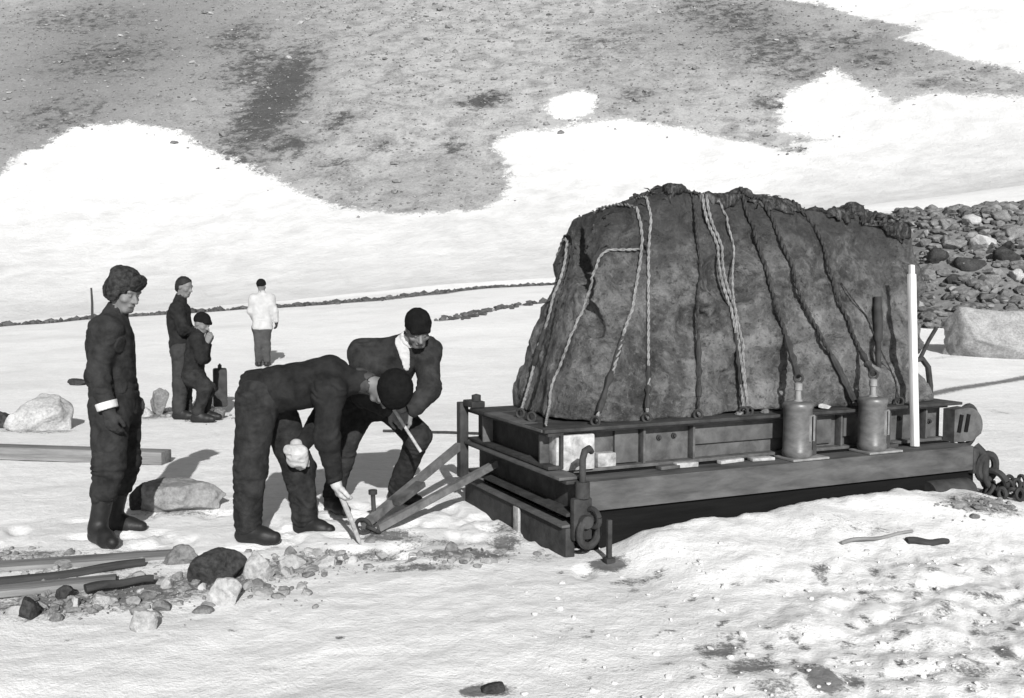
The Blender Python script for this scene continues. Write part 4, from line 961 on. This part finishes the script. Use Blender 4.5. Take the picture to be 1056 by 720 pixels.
# stooping man behind
JE = seth(dict(head=P(431, 339, 6.74), neck=P(420, 353, 6.86), chest=P(400, 372, 6.98), pelvis=P(384, 412, 7.14), hip_n=P(370, 417, 7.1), hip_f=P(398, 415, 7.16), kn_n=P(352, 470, 6.92), kn_f=P(432, 450, 6.98), an_n=P(343, 522, 6.95), an_f=P(410, 507, 7.27), toe_n=P(356, 530, 6.80), toe_f=P(432, 512, 7.16),
               sh_n=P(374, 364, 6.94), sh_f=P(440, 362, 6.94), el_n=P(376, 408, 6.72), el_f=P(443, 402, 6.76), wr_n=P(402, 424, 6.68), wr_f=P(424, 426, 6.70), hd_n=V3(.7, -.1, -.6), hd_f=V3(-.75, -.1, -.6), hn_n=V3(.2, .8, -.6), hn_f=V3(-.2, .8, -.6), hs_n=V3(0, -1, .3), hs_f=V3(0, -1, .3), hf=V3(.25, -.72, -.62), hu=V3(.12, -.6, .8)))
pe, addE = person(JE, 'person in black knit cap stooping with hands on knee beside the drawbar', dict(jacket=M['cloth_b'], trousers=M['cloth_b'], boot=M['boot'], collar=M['shirt']), dict(head='knit', hem=.05, boot=.12, leg=1.05, cuff=.95, curl=.5, bulk=1.14), seed=3)
addE('shirt_front', P(414, 350, 6.80), P(421, 384, 6.84), .05, .018, .006, M['shirt'])
c = P(411, 430, 6.62); mb = MB(); e = P(434, 466, 6.62); mb.tube([V3(0, 0, 0) - (e - c) * .25, (e - c) * .5, e - c], [.012, .011, .011], 8); o = mb.build('wrench', M['block'], None, True, c); tag(o, 'short pale tool held by the stooping worker in the knit cap', 'tool')
# background figures
def simpleJ(px, Yc, head, neck, chest, pel, kn, an, dx, hf, hu, arm, face=1.0, hs=None):
    dY = .13; W = lambda q, dy=0: P(q[0], q[1], Yc + dy)
    side = V3(0, 1, 0) if abs(face) else V3(1, 0, 0)
    d = dict(head=W(head), neck=W(neck), chest=W(chest), pelvis=W(pel))
    return d, W
d, W = simpleJ(188, 12.25, (190, 296), (186, 309), (184, 326), (187, 357), 0, 0, 0, 0, 0, 0)
d.update(hip_n=W((187, 362), -.1), hip_f=W((189, 362), .1), kn_n=W((186, 396), -.11), kn_f=W((190, 395), .12), an_n=W((184, 422), -.12), an_f=W((192, 418), .14), toe_n=W((198, 425), -.14), toe_f=W((206, 420), .14), sh_n=W((183, 319), -.19), sh_f=W((188, 319), .19), el_n=W((189, 340), -.22), el_f=W((194, 340), .22), wr_n=W((206, 345), -.12), wr_f=W((207, 343), .12),
         hd_n=V3(1, 0, -.3), hd_f=V3(1, 0, -.3), hn_n=V3(0, 1, 0), hn_f=V3(0, -1, 0), hs_n=V3(0, 0, 1), hs_f=V3(0, 0, 1), hf=V3(.9, -.25, -.25), hu=V3(.2, 0, 1))
person(seth(d), 'bareheaded person in grey work clothes standing with hands forward beside a crouching figure', dict(jacket=M['cloth'], trousers=M['cloth_t'], boot=M['boot']), dict(head='hair', hem=.12, boot=.12, leg=1.1, cuff=.95), .010, .014, 4)
W = lambda q, dy=0: P(q[0], q[1], 11.95 + dy)
d = dict(head=W((208, 334)), neck=W((205, 344)), chest=W((203, 356)), pelvis=W((199, 386)), hip_n=W((199, 389), -.1), hip_f=W((201, 389), .1), kn_n=W((212, 400), -.12), kn_f=W((215, 400), .12), an_n=W((203, 422), -.12), an_f=W((210, 420), .12), toe_n=W((214, 426), -.12), toe_f=W((222, 424), .12), sh_n=W((203, 350), -.17), sh_f=W((206, 350), .17), el_n=W((208, 370), -.2), el_f=W((211, 370), .2), wr_n=W((213, 354), -.12), wr_f=W((215, 354), .1),
         hd_n=V3(.4, 0, 1), hd_f=V3(.4, 0, 1), hn_n=V3(0, 1, 0), hn_f=V3(0, -1, 0), hs_n=V3(-1, 0, 0), hs_f=V3(-1, 0, 0), hf=V3(.85, -.3, -.4), hu=V3(.3, 0, 1))
person(seth(d), 'small dark figure crouching with raised hands beside the bareheaded standing person', dict(jacket=M['cloth'], trousers=M['cloth_b'], boot=M['boot']), dict(head='knit', hem=.05, boot=.12, leg=.95, cuff=.95, bulk=.92), .010, .014, 5)
YC = 19.2; W = lambda q, dy=0: P(q[0], q[1], YC + dy)
d = dict(head=W((269.5, 295)), neck=W((270, 303)), chest=W((270, 313)), pelvis=W((270.5, 336)), hip_n=W((266.5, 338)), hip_f=W((274, 338)), kn_n=W((267, 360), -.03), kn_f=W((274.5, 360), .02), an_n=W((267, 379)), an_f=W((275, 379)), toe_n=W((265, 379), .2), toe_f=W((277, 379), .2), sh_n=W((261.5, 308)), sh_f=W((278.5, 308)), el_n=W((259, 321), -.02), el_f=W((283, 321)), wr_n=W((263, 331), .12), wr_f=W((285, 332), .05),
         hd_n=V3(.3, .4, -1), hd_f=V3(0, .1, -1), hn_n=V3(1, 0, 0), hn_f=V3(-1, 0, 0), hs_n=V3(0, 1, 0), hs_f=V3(0, 1, 0), hf=V3(.1, 1, -.05), hu=V3(0, 0, 1))
person(seth(d), 'person in white anorak and black cap seen from behind, farthest away', dict(jacket=M['anorak'], trousers=M['cloth_grey'], boot=M['boot']), dict(head='knit', hem=.07, boot=.12, leg=1.0, cuff=.95, gloves=M['darkglove'], bulk=1.05), .014, .018, 6)

# ================================================================== CAMP CLUTTER AND FOREGROUND STONES
def plank(name, p0, p1, w, th, mat, label, cat='plank', lift=.0, group=None, round_=False, seed=1):
    a, b = np.array(p0), np.array(p1); a[2] += lift; b[2] += lift; L = np.linalg.norm(b - a); mb = MB()
    if round_: mb.tube([V3(L * t_, .012 * math.sin(t_ * 5 + seed), th / 2 + .006 * math.sin(t_ * 9)) for t_ in np.linspace(0, 1, 14)], [th / 2 * (1.05 - .25 * t_) for t_ in np.linspace(0, 1, 14)], 10)
    else:
        n = 10
        for i in range(1): mb.box((0, -w / 2, 0), (L, w / 2, th), min(.008, th * .2))
    mb.wobble(.006, 5, seed); o = mb.build(name, mat, None, True, a); d = nrm(b - a); o.rotation_euler = (0, -math.asin(d[2]), math.atan2(d[1], d[0])); tag(o, label, cat, group); return o
a, b = gpH(-60, 470), gpH(172, 478); plank('plank', a, b, .2, .12, M['wood'], 'long thick grey plank lying on the snow behind the man in fur hat')
o = plank('plank', gpH(-60, 592), gpH(196, 572), .16, .035, M['wood'], 'pale weathered plank in the foreground heap, lying farthest back', group='timbers in the foreground heap', seed=2)
o = plank('timber_pole', gpH(-60, 612), gpH(150, 584), .06, .06, M['wood_dark'], 'dark wet timber pole slanting across the foreground heap', 'pole', -.012, 'timbers in the foreground heap', True, 3)
o = plank('plank', gpH(-40, 618), gpH(120, 602), .14, .04, M['wood'], 'grey plank at the front of the foreground heap', 'plank', 0, 'timbers in the foreground heap', False, 4)
o = plank('timber_pole', gpH(88, 616), gpH(158, 605), .05, .05, M['wood_dark'], 'short black stick on the foreground heap, right of the stones', 'stick', .02, 'timbers in the foreground heap', True, 5)
def st(px, py, w, hpx, seed, mat, label, name='stone', cat='stone', dz=0, depth=None, group=None, sink=.22, sub=5):
    p = gpH(px, py); s_ = p[1] / F * 1.01; ww, hh = w * s_, hpx * s_; dd = depth or ww * .8
    c = gpH(px, py); c = V3(c[0] * (1 + dd * .4 / c[1]), c[1] + dd * .4, 0); c[2] = h1(c[0], c[1]) + dz
    return stone(name, c, (ww, dd, hh * 1.2), seed, mat, label, cat, group, rnd.uniform(-.2, .2), sink, sub)
FG = 'stones in the foreground heap'
st(186, 530, 104, 46, 21, M['boulder'], 'flat-topped grey boulder lying right of the man in fur hat', 'boulder', 'boulder', depth=.5)
st(142, 528, 24, 34, 22, M['stone_dark'], 'dark wedge standing for the shaded left end of the flat boulder', 'boulder', 'boulder', depth=.2)  # dark stone added for the shade on the boulder's left end
st(226, 604, 62, 42, 23, M['stone_dark'], 'large near-black stone in front of the bending worker\'s foot', group=FG)
st(268, 600, 40, 38, 24, M['stone_pale'], 'pale stone just right of the near-black stone', group=FG)
st(232, 626, 42, 30, 25, M['stone_pale'], 'pale stone in front of and below the near-black stone', group=FG)
st(186, 584, 44, 26, 26, M['stone_grey'], 'grey wedge stone left of and behind the near-black stone', group=FG)
st(30, 640, 32, 28, 27, M['stone_dark'], 'dark lumpy stone at the heap\'s far left, below the poles', group=FG)
st(66, 620, 22, 16, 28, M['stone_dark'], 'small dark stone right of the heap\'s far left lump', group=FG)
st(146, 652, 34, 30, 29, M['stone_pale'], 'pale stone lowest in the foreground heap, nearest the camera', group=FG)
st(58, 642, 16, 12, 30, M['stone_grey'], 'small grey stone under the front plank', group=FG)
st(106, 626, 40, 16, 31, M['stone_pale'], 'flat pale stone below the short black stick', group=FG)
st(168, 632, 26, 16, 32, M['stone_grey'], 'grey stone between the two lower pale stones', group=FG)
st(208, 634, 26, 8, 33, M['stone_grey'], 'thin grey flake right of the lowest pale stone', group=FG)
st(300, 588, 34, 20, 34, M['stone_pale'], 'pale flat stone between the bending worker\'s feet', group=FG)
st(336, 585, 26, 14, 35, M['stone_pale'], 'small pale stone left of the chisel tip', group=FG)
st(318, 596, 18, 9, 36, M['stone_grey'], 'small grey chip in front of the pale flat stone', group=FG)
st(508, 716, 34, 9, 37, M['stone_dark'], 'dark flat stone at the bottom edge of the picture', sink=.2)
st(44, 446, 74, 50, 38, M['stone_pale'], 'pale rounded boulder on the snow behind the long thick plank', 'boulder', 'boulder', depth=.7, sub=5)
st(4, 442, 34, 20, 39, M['stone_dark'], 'dark lump at the left edge beside the pale rounded boulder', 'stone', 'stone')
st(80, 398, 22, 12, 40, M['stone_dark'], 'dark stone on the snow behind the man in fur hat')
st(164, 428, 24, 30, 41, M['stone_grey'], 'grey stone at the left foot of the bareheaded person', sink=.1)
st(150, 430, 16, 14, 42, M['stone_pale'], 'small pale stone left of the bareheaded person')
st(226, 432, 20, 16, 43, M['stone_grey'], 'grey stone beneath the dark upright canister')
st(590, 560, 1, 1, 44, M['stone_pale'], 'tiny pale pebble under the shackle ring') if False else None
# canister by the crouching figure
p = gpH(224, 428); c = V3(p[0], p[1] + .15, h1(p[0], p[1]) + .10); can = empty('fuel_canister', c, .3, 'dark upright canister standing on a stone by the crouching figure', 'canister')
mb = MB(); mb.box((-.09, -.13, 0), (.09, .13, .50), .03); mb.build('can_body', M['steel_dark'], can); mb = MB(); mb.tube([(0, -.07, .50), (0, -.06, .55), (0, .06, .55), (0, .07, .50)], .014, 8); mb.build('handle', M['steel_dark'], can); mb = MB(); mb.lathe((0, .095, .50), [(0, 0), (.025, 0), (.025, .04), (0, .04)], 12); mb.build('spout_cap', M['steel_dark'], can)
p = march(95, 330); mb = MB(); mb.tube([(0, 0, -.2), (.02, 0, .6), (.0, 0, 1.15)], [.05, .045, .035], 8); o = mb.build('marker_post', M['wood_dark'], None, True, (p[0], p[1], h1(p[0], p[1]))); tag(o, 'thin dark post on the snowfield behind the man in fur hat', 'post')
# sticks lying on the snow right of centre
for i, (a, b, r_, lab) in enumerate([((868, 562), (940, 549), .012, 'thin pale grey stick on the snow in front of the jacks'), ((936, 559), (977, 557), .022, 'short thick dark stick right of the thin one on the snow')]):
    plank('stick', gpH(*a), gpH(*b), .03, r_ * 2, [M['wood'], M['wood_dark']][i], lab, 'stick', -.004, None, True, 7 + i)
# small gravel in the heap and scattered crust crumbs
pts, szs = [], []; rg = random.Random(21)
for _ in range(950):
    c = rg.choice([(60, 622, 60, 14), (150, 612, 70, 24), (250, 605, 60, 16), (330, 580, 50, 12), (470, 575, 60, 8), (30, 580, 60, 12), (190, 428, 40, 5), (1010, 520, 30, 10)]); q = gpH(rg.gauss(c[0], c[2] * .6), rg.gauss(c[1], c[3] * .6)); pts.append(q + V3(0, 0, .006)); szs.append(.012 + .10 * rg.random() ** 4)
M['heap'] = islandmat('heap_gravel_stone', .03, .46, 9)
scatter('gravel', np.array(pts), szs, M['heap'], 31, 'small loose gravel around the foreground heap and the drawbar', 'gravel', .8, 2)
t = NT('snow_crumb'); M['crumb'] = t.fin(t.ramp(t.noise(20), [(.3, .42), (.7, .66)]), .8)
pts, szs = [], []
for _ in range(420):
    px, py = rg.uniform(520, 1080), rg.uniform(560, 730)
    if rg.random() > .2 + .8 * (px - 520) / 540: continue
    pts.append(gpH(px, py) + V3(0, 0, .004)); szs.append(.012 + .045 * rg.random() ** 3)
scatter('snow_crumbs', np.array(pts), szs, M['crumb'], 33, 'loose frozen snow lumps on the trodden crust at the right', 'snow lumps', .7, 2)

# ================================================================== LIGHT, SKY, CAMERA
AZ, EL = math.radians(10), math.radians(26)
sv = Vector((math.sin(AZ) * math.cos(EL), -math.cos(AZ) * math.cos(EL), math.sin(EL)))
su = bpy.data.lights.new('sun', 'SUN'); su.energy = 5.0; su.angle = math.radians(.5); su.color = (1, .995, .985)
so = bpy.data.objects.new('sun', su); link(so); so.rotation_euler = sv.to_track_quat('Z', 'Y').to_euler(); so.location = (5, -20, 20)
w = bpy.data.worlds.new('World'); sc.world = w; w.use_nodes = True; nt = w.node_tree; bg = nt.nodes['Background']
sk = nt.nodes.new('ShaderNodeTexSky'); sk.sky_type = 'NISHITA'; sk.sun_disc = False; sk.sun_elevation = EL; sk.sun_rotation = math.atan2(sv.x, sv.y)
bw = nt.nodes.new('ShaderNodeRGBToBW'); nt.links.new(sk.outputs[0], bw.inputs[0]); nt.links.new(bw.outputs[0], bg.inputs[0]); bg.inputs[1].default_value = .07
cam = bpy.data.cameras.new('camera'); cam.sensor_width = 36; cam.lens = 36 * F / 1056; cam.clip_end = 1500; cam.clip_start = .05
co = bpy.data.objects.new('camera', cam); link(co); co.location = (0, 0, CAMZ); co.rotation_euler = (math.pi / 2 - PITCH, 0, 0); sc.camera = co
vs = sc.view_settings; vs.view_transform = 'Standard'; vs.look = 'None'; vs.exposure = .35; vs.gamma = 1; vs.use_curve_mapping = False
sc.render.resolution_x, sc.render.resolution_y = 1024, 698
